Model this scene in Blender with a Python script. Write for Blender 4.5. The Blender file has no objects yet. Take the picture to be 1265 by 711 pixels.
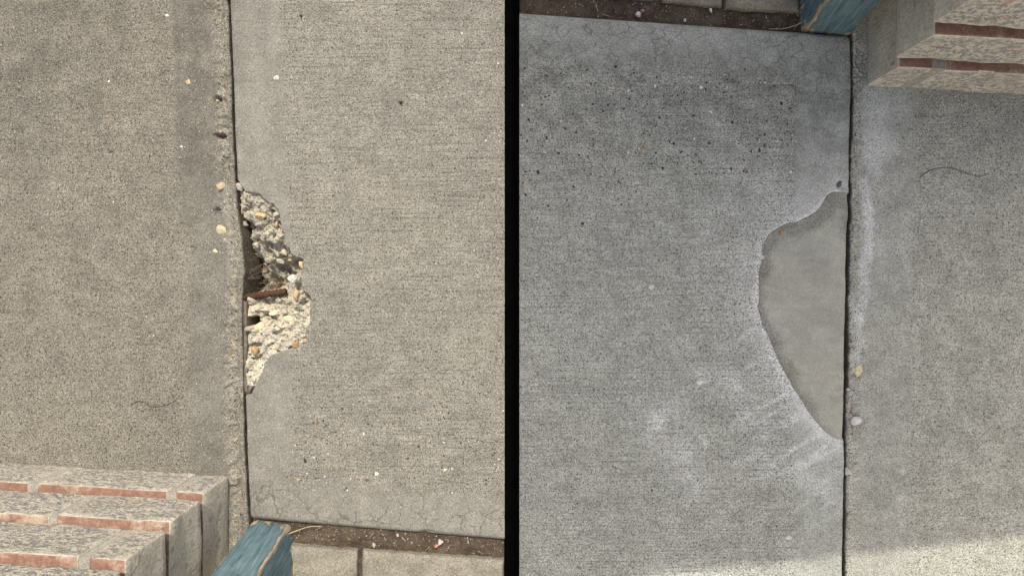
import bpy, bmesh, math, random
import numpy as np
from mathutils import Vector, Matrix

scene = bpy.context.scene
# ---------------------------------------------------------------- camera, sky, sun, exposure
S = 0.0013            # metres per photo pixel on the pavement
HP = 610.0            # camera height in photo pixels
CX, CY = 632.5, 355.5
cam = bpy.data.cameras.new('camera')
cam.sensor_width = 36.0
cam.lens = 36.0 * HP / 1265.0
cam.clip_start = 0.01
cam.clip_end = 500.0
camo = bpy.data.objects.new('camera', cam)
scene.collection.objects.link(camo)
camo.location = (0, 0, HP * S)
camo.rotation_euler = (0, 0, 0)
scene.camera = camo

SUN_EL = 52.0
SUN_AZ = 8.0          # degrees towards the right of the picture's top
w = bpy.data.worlds.new('World')
scene.world = w
w.use_nodes = True
nt = w.node_tree
sky = nt.nodes.new('ShaderNodeTexSky')
sky.sky_type = 'NISHITA'
sky.sun_disc = False
sky.sun_elevation = math.radians(SUN_EL)
sky.sun_rotation = math.radians(SUN_AZ)
sky.air_density = 1.0
sky.dust_density = 6.0
sky.ozone_density = 0.6
bg = nt.nodes['Background']
bg.inputs['Strength'].default_value = 0.15
nt.links.new(sky.outputs[0], bg.inputs['Color'])

sun = bpy.data.lights.new('sun', 'SUN')
sun.energy = 3.6
sun.angle = math.radians(0.35)
sun.color = (1.0, 0.925, 0.775)
suno = bpy.data.objects.new('sun', sun)
scene.collection.objects.link(suno)
suno.location = (0, 3, 4)
suno.rotation_euler = (-math.radians(90 - SUN_EL), 0, -math.radians(SUN_AZ))   # shines from +Y (top of the picture)

scene.view_settings.view_transform = 'Standard'
scene.view_settings.look = 'None'
scene.view_settings.gamma = 1.0
scene.view_settings.exposure = 0.20

# ---------------------------------------------------------------- helpers
rng = random.Random(7)
COL = scene.collection


def W(px, py, z=0.0):
    """pavement position in photo pixels (height z in the same unit) -> metres"""
    return ((px - CX) * S, (CY - py) * S, z * S)


def I(ix, iy, z=0.0):
    """pixel seen in the photo at a known height z -> metres"""
    k = 1.0 - z / HP
    return ((ix - CX) * S * k, (CY - iy) * S * k, z * S)


def _hash(ix, iy, seed):
    ix = ix.astype(np.int64) & 0xffffffff
    iy = iy.astype(np.int64) & 0xffffffff
    h = (ix * 374761393 + iy * 668265263 + seed * 1442695041) & 0xffffffff
    h = ((h ^ (h >> 13)) * 1274126177) & 0xffffffff
    h = h ^ (h >> 16)
    h = (h * 2246822519) & 0xffffffff
    h = h ^ (h >> 15)
    return h / 4294967295.0


def vn(x, y, seed=0):
    x0 = np.floor(x); y0 = np.floor(y)
    fx = x - x0; fy = y - y0
    fx = fx * fx * (3 - 2 * fx); fy = fy * fy * (3 - 2 * fy)
    a = _hash(x0, y0, seed); b = _hash(x0 + 1, y0, seed)
    c = _hash(x0, y0 + 1, seed); d = _hash(x0 + 1, y0 + 1, seed)
    return (a * (1 - fx) + b * fx) * (1 - fy) + (c * (1 - fx) + d * fx) * fy


def fbm(x, y, scale, octaves=4, seed=0, gain=0.5):
    """-1..1 noise, scale = size of the largest feature in pixels"""
    t = 0; amp = 1.0; s = 0
    for o in range(octaves):
        f = 2.0 ** o / scale
        t = t + amp * (vn(x * f + o * 17.3, y * f - o * 9.1, seed + o) * 2 - 1)
        s += amp; amp *= gain
    return t / s


def worley(x, y, scale, seed=0):
    gx = x / scale; gy = y / scale
    ix = np.floor(gx); iy = np.floor(gy)
    f1 = np.full(x.shape, 9.0); f2 = np.full(x.shape, 9.0); cid = np.zeros(x.shape)
    for dx in (-1, 0, 1):
        for dy in (-1, 0, 1):
            cx = ix + dx; cy = iy + dy
            px = cx + _hash(cx, cy, seed + 1); py = cy + _hash(cx, cy, seed + 2)
            d = np.hypot(px - gx, py - gy)
            v = _hash(cx, cy, seed + 3)
            near = d < f1
            f2 = np.where(near, f1, np.minimum(f2, d))
            cid = np.where(near, v, cid)
            f1 = np.where(near, d, f1)
    return f1, f2, cid


def facets(x, y, scale, seed=0):
    """random tilted planes per cell: angular fracture faces, roughly -1..1"""
    gx = x / scale; gy = y / scale
    ix = np.floor(gx); iy = np.floor(gy)
    best = np.full(x.shape, 9.0); out = np.zeros(x.shape)
    for dx in (-1, 0, 1):
        for dy in (-1, 0, 1):
            cx = ix + dx; cy = iy + dy
            px = cx + _hash(cx, cy, seed + 1); py = cy + _hash(cx, cy, seed + 2)
            d = np.hypot(px - gx, py - gy)
            tx = _hash(cx, cy, seed + 3) * 2 - 1; ty = _hash(cx, cy, seed + 4) * 2 - 1; h = _hash(cx, cy, seed + 5) * 2 - 1
            near = d < best
            out = np.where(near, tx * (gx - px) * 1.5 + ty * (gy - py) * 1.5 + h * 0.6, out)
            best = np.where(near, d, best)
    return out


def sstep(a, b, x):
    t = np.clip((x - a) / (b - a), 0, 1)
    return t * t * (3 - 2 * t)


def sdist(poly, x, y):
    """signed distance to a polygon, positive inside"""
    d = np.full(x.shape, 1e9); inside = np.zeros(x.shape, bool)
    n = len(poly)
    for i in range(n):
        x1, y1 = poly[i]; x2, y2 = poly[(i + 1) % n]
        ex, ey = x2 - x1, y2 - y1
        t = np.clip(((x - x1) * ex + (y - y1) * ey) / (ex * ex + ey * ey + 1e-9), 0, 1)
        d = np.minimum(d, np.hypot(x - x1 - t * ex, y - y1 - t * ey))
        if y1 != y2:
            c = ((y1 > y) != (y2 > y)) & (x < (x2 - x1) * (y - y1) / (y2 - y1) + x1)
            inside ^= c
    return np.where(inside, d, -d)


def pline(pts, x, y):
    d = np.full(x.shape, 1e9)
    for (x1, y1), (x2, y2) in zip(pts[:-1], pts[1:]):
        ex, ey = x2 - x1, y2 - y1
        t = np.clip(((x - x1) * ex + (y - y1) * ey) / (ex * ex + ey * ey + 1e-9), 0, 1)
        d = np.minimum(d, np.hypot(x - x1 - t * ex, y - y1 - t * ey))
    return d


def axis(*segs):
    out = []
    for a, b, st in segs:
        n = max(1, int(round(abs(b - a) / st)))
        out.extend(np.linspace(a, b, n + 1)[(1 if out else 0):])
    return np.array(out)


def link(o, parent=None):
    COL.objects.link(o)
    if parent is not None:
        o.parent = parent
    return o


def tag(o, label=None, cat=None, group=None, kind=None):
    if label: o['label'] = label
    if cat: o['category'] = cat
    if group: o['group'] = group
    if kind: o['kind'] = kind
    return o


def grid_mesh(name, X, Y, Z, mat, attrs=None, base=None, smooth=True, parent=None):
    """X,Y,Z (rows, cols) in photo pixels; base: height of the underside (closed box) or None"""
    ny, nx = X.shape
    top = np.stack([(X - CX) * S, (CY - Y) * S, Z * S], -1).reshape(-1, 3)
    idx = np.arange(ny * nx).reshape(ny, nx)
    q = np.stack([idx[:-1, :-1], idx[1:, :-1], idx[1:, 1:], idx[:-1, 1:]], -1).reshape(-1, 4)
    verts = [top]; quads = [q]; nring = 0
    if base is not None:
        ring = np.concatenate([idx[0, :-1], idx[:-1, -1], idx[-1, :0:-1], idx[:0:-1, 0]])
        nring = len(ring)
        up = top[ring].copy(); up[:, 2] = np.maximum(up[:, 2] - 3.5 * S, base * S * 0.98)
        low = top[ring].copy(); low[:, 2] = base * S
        verts += [low, up]
        lo = np.arange(nring) + ny * nx
        mi = lo + nring
        quads.append(np.stack([ring, np.roll(ring, -1), np.roll(mi, -1), mi], -1))
        quads.append(np.stack([mi, np.roll(mi, -1), np.roll(lo, -1), lo], -1))
    V = np.concatenate(verts); Q = np.concatenate(quads)
    # orientation: make the top face up
    a, b, c = V[Q[0, 0]], V[Q[0, 1]], V[Q[0, 2]]
    if np.cross(b - a, c - a)[2] < 0:
        Q = Q[:, ::-1]
    me = bpy.data.meshes.new(name)
    me.vertices.add(len(V)); me.vertices.foreach_set('co', V.astype(np.float32).ravel())
    nf = len(Q); ng = 1 if base is not None else 0
    me.loops.add(nf * 4 + ng * nring)
    li = Q.ravel()
    if ng:
        li = np.concatenate([li, (np.arange(nring) + ny * nx)])
    me.loops.foreach_set('vertex_index', li.astype(np.int32))
    me.polygons.add(nf + ng)
    ls = np.arange(nf) * 4
    if ng: ls = np.concatenate([ls, [nf * 4]])
    me.polygons.foreach_set('loop_start', ls.astype(np.int32))
    me.update(calc_edges=True)
    me.validate()
    sm = np.zeros(len(me.polygons), bool); sm[:(ny - 1) * (nx - 1)] = smooth
    me.polygons.foreach_set('use_smooth', sm)
    for k, v in (attrs or {}).items():
        at = me.attributes.new(k, 'FLOAT', 'POINT')
        arr = np.zeros(len(V), np.float32); arr[:ny * nx] = np.broadcast_to(v, X.shape).ravel()
        at.data.foreach_set('value', arr)
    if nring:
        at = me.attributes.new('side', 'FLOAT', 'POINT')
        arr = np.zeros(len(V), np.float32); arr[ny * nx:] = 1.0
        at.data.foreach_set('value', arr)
    me.materials.append(mat)
    return link(bpy.data.objects.new(name, me), parent)


def bm_obj(name, bm, mats, parent=None, smooth=False):
    me = bpy.data.meshes.new(name)
    bmesh.ops.recalc_face_normals(bm, faces=bm.faces)
    bm.to_mesh(me); bm.free()
    if not isinstance(mats, (list, tuple)): mats = [mats]
    for m in mats: me.materials.append(m)
    if smooth:
        for p in me.polygons: p.use_smooth = True
    return link(bpy.data.objects.new(name, me), parent)


def add_tube(bm, pts, r, seg=6, taper=1.0):
    pts = [Vector(p) for p in pts]; rings = []
    n = len(pts)
    for i, p in enumerate(pts):
        t = (pts[min(i + 1, n - 1)] - pts[max(i - 1, 0)]).normalized()
        a = t.orthogonal().normalized(); b = t.cross(a)
        rr = (r[i] if isinstance(r, (list, tuple)) else r) * (1 + (taper - 1) * i / max(1, n - 1))
        rings.append([bm.verts.new(p + (a * math.cos(2 * math.pi * k / seg) + b * math.sin(2 * math.pi * k / seg)) * rr) for k in range(seg)])
    for r0, r1 in zip(rings[:-1], rings[1:]):
        for k in range(seg):
            bm.faces.new([r0[k], r0[(k + 1) % seg], r1[(k + 1) % seg], r1[k]])
    bm.faces.new(rings[0][::-1]); bm.faces.new(rings[-1])


def hull_box(bm, c8):
    """8 corners: 4 bottom then 4 top, same order"""
    v = [bm.verts.new(c) for c in c8]
    for f in ((3, 2, 1, 0), (4, 5, 6, 7), (0, 1, 5, 4), (1, 2, 6, 5), (2, 3, 7, 6), (3, 0, 4, 7)):
        bm.faces.new([v[i] for i in f])
    return v


# ---------------------------------------------------------------- material helpers
class NT:
    def __init__(self, name, rough=0.9):
        self.m = bpy.data.materials.new(name); self.m.use_nodes = True
        self.t = self.m.node_tree; self.n = self.t.nodes
        self.b = self.n['Principled BSDF']
        self.b.inputs['Roughness'].default_value = rough
        self.b.inputs['Specular IOR Level'].default_value = 0.25
        self.tc = self.n.new('ShaderNodeTexCoord').outputs['Object']

    def put(self, sock, v):
        if isinstance(v, bpy.types.NodeSocket): self.t.links.new(v, sock)
        elif isinstance(v, (tuple, list)) and len(v) == 3 and sock.type == 'RGBA': sock.default_value = (*v, 1)
        else: sock.default_value = v

    def map(self, scale=(1, 1, 1), rot=0.0, src=None, loc=(0, 0, 0)):
        k = self.n.new('ShaderNodeMapping')
        self.put(k.inputs['Vector'], src or self.tc)
        k.inputs['Scale'].default_value = scale; k.inputs['Rotation'].default_value = (0, 0, rot)
        self.put(k.inputs['Location'], loc)
        return k.outputs[0]

    def noise(self, scale, detail=2, rough=0.5, vec=None, dist=0.0):
        k = self.n.new('ShaderNodeTexNoise')
        self.put(k.inputs['Vector'], vec or self.tc)
        k.inputs['Scale'].default_value = scale; k.inputs['Detail'].default_value = detail
        k.inputs['Roughness'].default_value = rough; k.inputs['Distortion'].default_value = dist
        return k.outputs['Fac']

    def vor(self, scale, feature='F1', out='Distance', vec=None, rnd=1.0):
        k = self.n.new('ShaderNodeTexVoronoi'); k.feature = feature
        self.put(k.inputs['Vector'], vec or self.tc)
        k.inputs['Scale'].default_value = scale; k.inputs['Randomness'].default_value = rnd
        return k.outputs[out]

    def mr(self, v, a, b, c=0.0, d=1.0, smooth=False):
        k = self.n.new('ShaderNodeMapRange'); k.clamp = True
        if smooth: k.interpolation_type = 'SMOOTHSTEP'
        self.put(k.inputs['Value'], v)
        for i, x in zip(('From Min', 'From Max', 'To Min', 'To Max'), (a, b, c, d)): self.put(k.inputs[i], x)
        return k.outputs[0]

    def ma(self, op, a, b=0.0, clamp=False):
        k = self.n.new('ShaderNodeMath'); k.operation = op; k.use_clamp = clamp
        self.put(k.inputs[0], a); self.put(k.inputs[1], b)
        return k.outputs[0]

    def mix(self, f, a, b, mode='MIX'):
        k = self.n.new('ShaderNodeMix'); k.data_type = 'RGBA'; k.blend_type = mode
        self.put(k.inputs[0], f); self.put(k.inputs[6], a); self.put(k.inputs[7], b)
        return k.outputs[2]

    def attr(self, name, out='Fac'):
        k = self.n.new('ShaderNodeAttribute'); k.attribute_name = name
        return k.outputs[out]

    def n_sep(self, c):
        k = self.n.new('ShaderNodeSeparateColor'); self.put(k.inputs[0], c)
        return k.outputs[0]

    def rand(self):
        return self.n.new('ShaderNodeObjectInfo').outputs['Random']

    def bump(self, h, dist, strength=1.0, prev=None):
        k = self.n.new('ShaderNodeBump')
        self.put(k.inputs['Height'], h)
        k.inputs['Distance'].default_value = dist; k.inputs['Strength'].default_value = strength
        if prev is not None: self.put(k.inputs['Normal'], prev)
        return k.outputs[0]

    def done(self, col, normal=None, rough=None):
        self.put(self.b.inputs['Base Color'], col)
        if normal is not None: self.put(self.b.inputs['Normal'], normal)
        if rough is not None: self.put(self.b.inputs['Roughness'], rough)
        return self.m


def concrete(name, base, warm, broom=1.0, brot=0.0, grain=1.0, smoothcol=None, lines=900.0):
    t = NT(name, 0.93)
    sm = t.attr('smooth'); br = t.attr('broken'); wh = t.attr('white'); cz = t.attr('craze'); di = t.attr('dirt')
    notbr = t.ma('SUBTRACT', 1.0, br)
    big = t.noise(5.0, 4, 0.6)
    mid = t.noise(28.0, 4, 0.65)
    c = t.mix(t.mr(big, 0.38, 0.62), base, warm)
    sc = smoothcol or tuple(v * 0.93 for v in base)
    c = t.mix(t.ma('MULTIPLY', sm, 0.8), c, sc)
    c = t.mix(0.5, c, t.mr(mid, 0.3, 0.7, 0.72, 1.22), 'MULTIPLY') if False else t.mix(1.0, c, t.mr(mid, 0.30, 0.70, 0.80, 1.18), 'MULTIPLY')
    # dirt staining and lime bloom
    dn = t.mr(t.noise(26.0, 5, 0.72), 0.34, 0.62)
    c = t.mix(t.ma('MULTIPLY', t.ma('MULTIPLY', di, dn), 0.75), c, tuple(v * 0.42 for v in base))
    # freshly broken concrete
    bn = t.noise(70.0, 4, 0.6)
    bc = t.mix(t.mr(bn, 0.38, 0.62), (0.455, 0.415, 0.315), (0.34, 0.32, 0.27))
    c = t.mix(br, c, bc)
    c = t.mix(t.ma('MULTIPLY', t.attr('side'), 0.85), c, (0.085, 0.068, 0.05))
    wn = t.mr(t.noise(34.0, 4, 0.6), 0.25, 0.6, 0.6, 1.0)
    c = t.mix(t.ma('MULTIPLY', wh, wn, True), c, (0.52, 0.54, 0.54))
    # sand grain: light and dark grains, pits
    g1 = t.ma('ADD', t.ma('MULTIPLY', t.noise(760.0, 1, 0.6), 0.7), t.ma('MULTIPLY', t.n_sep(t.vor(760.0, 'F1', 'Color')), 0.22))
    g1 = t.ma('ADD', g1, 0.04)
    g2 = t.noise(300.0, 2, 0.6)
    g3 = t.noise(90.0, 3, 0.7)
    amp = t.ma('MULTIPLY', t.mr(sm, 0, 1, 1.5, 0.95), t.ma('MULTIPLY', t.mr(br, 0, 1, 1.0, 0.35), grain))
    gv = t.ma('ADD', t.ma('MULTIPLY', t.ma('SUBTRACT', g1, 0.5), 2.1), t.ma('MULTIPLY', t.ma('SUBTRACT', g2, 0.5), 0.75))
    gv = t.ma('ADD', gv, t.ma('MULTIPLY', t.ma('SUBTRACT', g3, 0.5), 0.35))
    gv = t.ma('ADD', 1.0, t.ma('MULTIPLY', gv, amp))
    gv = t.mr(gv, 0.22, 2.0, 0.22, 2.0)
    c = t.mix(1.0, c, gv, 'MULTIPLY')
    # broom lines, darker in the grooves
    bv = t.map((8.0, lines, 1.0), brot)
    b1 = t.noise(1.0, 1, 0.5, bv)
    bv2 = t.map((9.0, lines * 0.35, 1.0), brot + 0.01)
    b2 = t.noise(1.0, 2, 0.5, bv2)
    bm_ = t.ma('MULTIPLY', t.ma('MULTIPLY', t.ma('SUBTRACT', 1.0, sm), notbr), t.ma('MULTIPLY', broom, t.mr(t.noise(14.0, 4, 0.65), 0.36, 0.60, 0.3, 1.0)))
    groove_tone = t.ma('MULTIPLY', t.mr(b1, 0.45, 0.36), bm_)
    c = t.mix(t.ma('MULTIPLY', groove_tone, 0.55), c, tuple(v * 0.35 for v in base))
    # pinholes, their inner shade put into the colour
    pn = t.noise(300.0, 1, 0.5, t.map((1, 1, 1), 0, None, (3.1, 1.7, 0)))
    pit = t.ma('MULTIPLY', t.mr(pn, 0.635, 0.70), t.mr(sm, 0, 1, 0.9, 0.35))
    c = t.mix(pit, c, tuple(v * 0.22 for v in base))
    lg = t.mr(t.noise(360.0, 1, 0.5, t.map((1, 1, 1), 0, None, (1.3, 7.7, 0))), 0.68, 0.73)
    c = t.mix(t.ma('MULTIPLY', lg, 0.55), c, (0.62, 0.59, 0.52))
    # crazing
    wn_ = t.n.new('ShaderNodeTexNoise'); wn_.inputs['Scale'].default_value = 55.0; t.put(wn_.inputs['Vector'], t.tc)
    wob = t.mix(0.017, t.tc, wn_.outputs['Color'], 'ADD')
    vd = t.vor(34.0, 'DISTANCE_TO_EDGE', 'Distance', wob)
    brk = t.mr(t.noise(22.0, 2, 0.5), 0.34, 0.50)
    crack = t.ma('MULTIPLY', t.ma('MULTIPLY', t.mr(vd, 0.004, 0.022, 1.0, 0.0), cz), brk)
    c = t.mix(t.ma('MULTIPLY', crack, 0.55), c, tuple(v * 0.3 for v in base))
    # relief
    h = t.ma('MULTIPLY', gv, 0.32)
    h = t.ma('ADD', h, t.ma('MULTIPLY', t.ma('MULTIPLY', b1, bm_), 1.1))
    h = t.ma('ADD', h, t.ma('MULTIPLY', t.ma('MULTIPLY', b2, bm_), 0.7))
    h = t.ma('SUBTRACT', h, t.ma('MULTIPLY', pit, 1.3))
    h = t.ma('SUBTRACT', h, t.ma('MULTIPLY', crack, 0.8))
    n = t.bump(h, 0.0011, 0.75)
    return t.done(c, n)


M_L1 = concrete('concrete_old_walk_sun_tone', (0.164, 0.156, 0.133), (0.190, 0.180, 0.151), broom=0.35, grain=1.1,  # both left mixes: one concrete, darkened in colour to offset the sun
                smoothcol=(0.144, 0.140, 0.124), lines=380)
M_L2 = concrete('concrete_broomed_sun_tone', (0.192, 0.187, 0.165), (0.217, 0.210, 0.182), broom=0.8, brot=0.05, grain=1.0,
                smoothcol=(0.194, 0.190, 0.170), lines=400)
M_R1 = concrete('concrete_broomed_shade_tone', (0.292, 0.307, 0.284), (0.320, 0.334, 0.307), broom=0.75, grain=1.1,  # both right mixes: the same concrete, lightened in colour to offset the shade
                smoothcol=(0.294, 0.311, 0.292), lines=400)
M_R2 = concrete('concrete_sandy_shade_tone', (0.308, 0.316, 0.282), (0.338, 0.344, 0.306), broom=0.4, grain=1.1,
                smoothcol=(0.314, 0.326, 0.300), lines=380)


def mat_patch():
    t = NT('repair_mortar', 0.9)
    rim = t.attr('rim')
    c = t.mix(t.mr(t.noise(9, 4, 0.6), 0.35, 0.65), (0.302, 0.308, 0.275), (0.350, 0.355, 0.315))
    c = t.mix(t.ma('MULTIPLY', rim, t.mr(t.noise(30, 4, 0.6), 0.3, 0.6, 0.4, 1)), c, (0.215, 0.218, 0.19))
    g = t.noise(430, 3, 0.75)
    amp = t.mr(rim, 0, 1, 1.1, 3.2)
    gv = t.ma('ADD', 1, t.ma('MULTIPLY', t.ma('SUBTRACT', g, 0.5), amp))
    c = t.mix(1.0, c, gv, 'MULTIPLY')
    sw = t.noise(1.0, 3, 0.6, t.map((14, 34, 1), 0.45), 1.2)
    sw2 = t.noise(16.0, 5, 0.65)
    c = t.mix(1.0, c, t.mr(t.ma('ADD', sw, sw2), 0.75, 1.25, 0.86, 1.12), 'MULTIPLY')
    h = t.ma('ADD', gv, t.ma('MULTIPLY', sw, 2.4))
    return t.done(c, t.bump(h, 0.0009, 0.6))


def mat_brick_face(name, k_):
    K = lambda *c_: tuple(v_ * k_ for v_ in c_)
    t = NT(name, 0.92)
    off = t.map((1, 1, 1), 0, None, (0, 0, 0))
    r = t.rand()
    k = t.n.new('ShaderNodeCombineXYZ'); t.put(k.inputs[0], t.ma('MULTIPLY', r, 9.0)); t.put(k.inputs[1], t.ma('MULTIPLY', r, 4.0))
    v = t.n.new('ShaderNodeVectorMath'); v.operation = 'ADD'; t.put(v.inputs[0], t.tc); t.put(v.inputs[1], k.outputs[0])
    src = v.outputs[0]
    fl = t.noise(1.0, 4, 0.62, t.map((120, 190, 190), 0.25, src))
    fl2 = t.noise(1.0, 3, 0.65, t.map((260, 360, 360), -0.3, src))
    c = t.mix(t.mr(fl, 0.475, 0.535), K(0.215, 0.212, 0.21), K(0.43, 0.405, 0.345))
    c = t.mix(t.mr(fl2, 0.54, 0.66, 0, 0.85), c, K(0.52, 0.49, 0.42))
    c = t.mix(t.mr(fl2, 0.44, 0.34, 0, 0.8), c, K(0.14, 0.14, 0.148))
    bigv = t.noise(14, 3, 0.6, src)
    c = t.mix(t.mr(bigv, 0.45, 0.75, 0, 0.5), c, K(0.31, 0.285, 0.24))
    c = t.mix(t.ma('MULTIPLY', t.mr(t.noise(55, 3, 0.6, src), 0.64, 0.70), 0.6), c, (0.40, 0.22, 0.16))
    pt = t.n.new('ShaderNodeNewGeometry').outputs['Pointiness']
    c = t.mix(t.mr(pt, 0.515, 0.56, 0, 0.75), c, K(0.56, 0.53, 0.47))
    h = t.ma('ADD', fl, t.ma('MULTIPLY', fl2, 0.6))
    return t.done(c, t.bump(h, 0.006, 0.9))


def mat_brick_end():
    t = NT('brick_end_face', 0.92)
    sc = t.noise(1.0, 3, 0.6, t.map((260, 260, 60), 0.5))
    sp = t.noise(260, 3, 0.7)
    c = t.mix(t.mr(t.noise(22, 4, 0.6), 0.35, 0.65), (0.41, 0.385, 0.325), (0.52, 0.49, 0.415))
    c = t.mix(1.0, c, t.mr(sp, 0.3, 0.7, 0.72, 1.25), 'MULTIPLY')
    c = t.mix(t.mr(sc, 0.60, 0.70, 0, 0.5), c, (0.50, 0.46, 0.39))
    c = t.mix(t.mr(t.noise(70, 2, 0.5), 0.62, 0.72, 0, 0.5), c, (0.15, 0.135, 0.11))
    return t.done(c, t.bump(t.ma('ADD', sc, sp), 0.0015, 0.7))


def mat_brick_red():
    t = NT('brick_red_clay', 0.93)
    n = t.noise(60, 4, 0.65)
    c = t.mix(t.mr(n, 0.35, 0.65), (0.185, 0.100, 0.075), (0.27, 0.165, 0.125))
    c = t.mix(t.mr(t.noise(24, 5, 0.75), 0.48, 0.62, 0, 0.8), c, (0.40, 0.34, 0.27))
    c = t.mix(1.0, c, t.mr(t.noise(400, 2, 0.6), 0.3, 0.7, 0.8, 1.18), 'MULTIPLY')
    return t.done(c, t.bump(n, 0.002, 0.6))


def simple(name, a, b, scale=60, rough=0.9, bump=0.001, mapscale=None, speck=0.25):
    t = NT(name, rough)
    vec = t.map(mapscale) if mapscale else None
    n = t.noise(scale if not mapscale else 1.0, 4, 0.65, vec)
    c = t.mix(t.mr(n, 0.34, 0.66), a, b)
    s = t.noise(420, 2, 0.6)
    c = t.mix(1.0, c, t.mr(s, 0.3, 0.7, 1 - speck, 1 + speck), 'MULTIPLY')
    return t.done(c, t.bump(t.ma('ADD', n, t.ma('MULTIPLY', s, 0.5)), bump, 0.8))


def mat_paint():
    t = NT('blue_weathered_paint', 0.62)
    chip = t.attr('chip'); al = t.attr('along'); ac = t.attr('across')
    k = t.n.new('ShaderNodeCombineXYZ'); t.put(k.inputs[0], ac); t.put(k.inputs[1], al)
    uv = k.outputs[0]
    gr = t.noise(1.0, 4, 0.65, t.map((380, 16, 1), 0, uv))
    bl = t.noise(1.0, 4, 0.6, t.map((90, 28, 1), 0, uv))
    c = t.mix(t.mr(bl, 0.32, 0.68), (0.06, 0.108, 0.13), (0.13, 0.20, 0.235))
    c = t.mix(t.mr(gr, 0.52, 0.70, 0, 0.75), c, (0.21, 0.29, 0.335))
    c = t.mix(t.mr(gr, 0.44, 0.34, 0, 0.8), c, (0.03, 0.065, 0.085))
    wood = t.mix(t.mr(gr, 0.35, 0.65), (0.25, 0.18, 0.11), (0.55, 0.48, 0.37))
    rag = t.ma('ADD', chip, t.ma('MULTIPLY', t.ma('SUBTRACT', t.noise(1.0, 4, 0.7, t.map((150, 30, 1), 0, uv)), 0.42), 1.5))
    f = t.mr(rag, 0.44, 0.52)
    c = t.mix(f, c, wood)
    h = t.ma('SUBTRACT', gr, t.ma('MULTIPLY', f, 0.9))
    return t.done(c, t.bump(h, 0.0022, 0.8))


def mat_attr_col(name):
    t = NT(name, 0.75)
    c = t.attr('col', 'Color')
    n = t.noise(260, 3, 0.6)
    c = t.mix(1.0, c, t.mr(n, 0.3, 0.7, 0.72, 1.22), 'MULTIPLY')
    return t.done(c, t.bump(n, 0.0012, 0.6))


M_PATCH = mat_patch()
M_FACE = mat_brick_face('brick_face_coat', 1.0); M_FACE2 = mat_brick_face('brick_face_coat_shade_tone', 1.4); M_END = mat_brick_end(); M_RED = mat_brick_red()  # M_FACE2: same coat, lightened in colour for the shaded wall
M_MORTAR = simple('grey_mortar', (0.25, 0.24, 0.215), (0.35, 0.335, 0.30), 80, bump=0.002)
M_SOIL = simple('dark_soil', (0.05, 0.037, 0.027), (0.10, 0.078, 0.058), 45, bump=0.004, speck=0.45)
M_GROUND = simple('pale_gravel_ground', (0.30, 0.28, 0.24), (0.40, 0.37, 0.32), 12, bump=0.004, speck=0.3)
M_PAVER = simple('buff_paver', (0.165, 0.157, 0.13), (0.235, 0.22, 0.185), 30, bump=0.0018, speck=0.4)
M_PAINT = mat_paint()
M_BLACK = simple('added_divider_black', (0.0012, 0.0012, 0.0012), (0.002, 0.002, 0.002), 40, rough=1.0, bump=0.0002, speck=0.1)
M_BLACK.node_tree.nodes['Principled BSDF'].inputs['Specular IOR Level'].default_value = 0.0
M_RUST = simple('rusted_steel', (0.038, 0.021, 0.012), (0.085, 0.046, 0.027), 140, bump=0.0015, speck=0.4)
M_STONE = mat_attr_col('stone_colours')
M_STRAW = simple('dry_straw', (0.40, 0.34, 0.22), (0.52, 0.45, 0.31), 60, bump=0.0003, speck=0.15)
M_ROOT = simple('dark_root', (0.07, 0.06, 0.05), (0.13, 0.11, 0.09), 90, bump=0.0003, speck=0.2)
M_BOUNCE = simple('bounce_white', (0.70, 0.68, 0.64), (0.78, 0.76, 0.72), 8, bump=0.003, speck=0.1)
M_LITTER = mat_attr_col('leaf_litter_colours')
M_WOOD = simple('raw_weathered_wood', (0.20, 0.155, 0.105), (0.46, 0.39, 0.29), 1, mapscale=(300, 40, 60), bump=0.003, speck=0.2)
M_FELT = simple('joint_filler_board', (0.10, 0.085, 0.065), (0.17, 0.145, 0.115), 1, mapscale=(200, 40, 60), bump=0.002, speck=0.3)
M_SHADE_SCREEN = simple('shade_screen_white', (0.66, 0.64, 0.60), (0.74, 0.72, 0.68), 1, mapscale=(60, 60, 6), bump=0.002, speck=0.15)

# ---------------------------------------------------------------- the setting
b = bmesh.new()
vs = [b.verts.new((x, y, -0.13)) for x, y in ((-60, -60), (60, -60), (60, 60), (-60, 60))]
b.faces.new(vs)
tag(bm_obj('ground', b, M_GROUND), 'pale gravelly ground under and around the paving', 'ground', kind='structure')

E1 = np.array([(-900, 262), (0, 280.5), (101, 284.8), (169, 287.2), (225, 289.6), (254, 292), (286, 296.5), (315, 300), (335, 301),
               (368, 298.5), (396, 298.5), (482, 299.5), (560, 302), (602, 304), (642, 306), (1200, 322)], float)
E3 = np.array([(-600, 1060), (40, 1050.5), (96, 1052.2), (132, 1051.2), (200, 1049.6), (238, 1049.4), (263, 1050.4), (301, 1048), (352, 1047),
               (380, 1046), (442, 1046), (504, 1045), (547, 1042.6), (572, 1044), (596, 1042.8), (618, 1042.4), (711, 1041), (1300, 1034)], float)
e1 = lambda y: np.interp(y, E1[:, 0], E1[:, 1])
e3 = lambda y: np.interp(y, E3[:, 0], E3[:, 1])
yb = lambda x: 642.0 + (x - 308.0) * 26.0 / 316.0        # lower edge of the buff slab
yt = lambda x: 14.0 + (x - 641.0) * 28.0 / 409.0         # upper edge of the grey slab
BASE = -78.0

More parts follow.
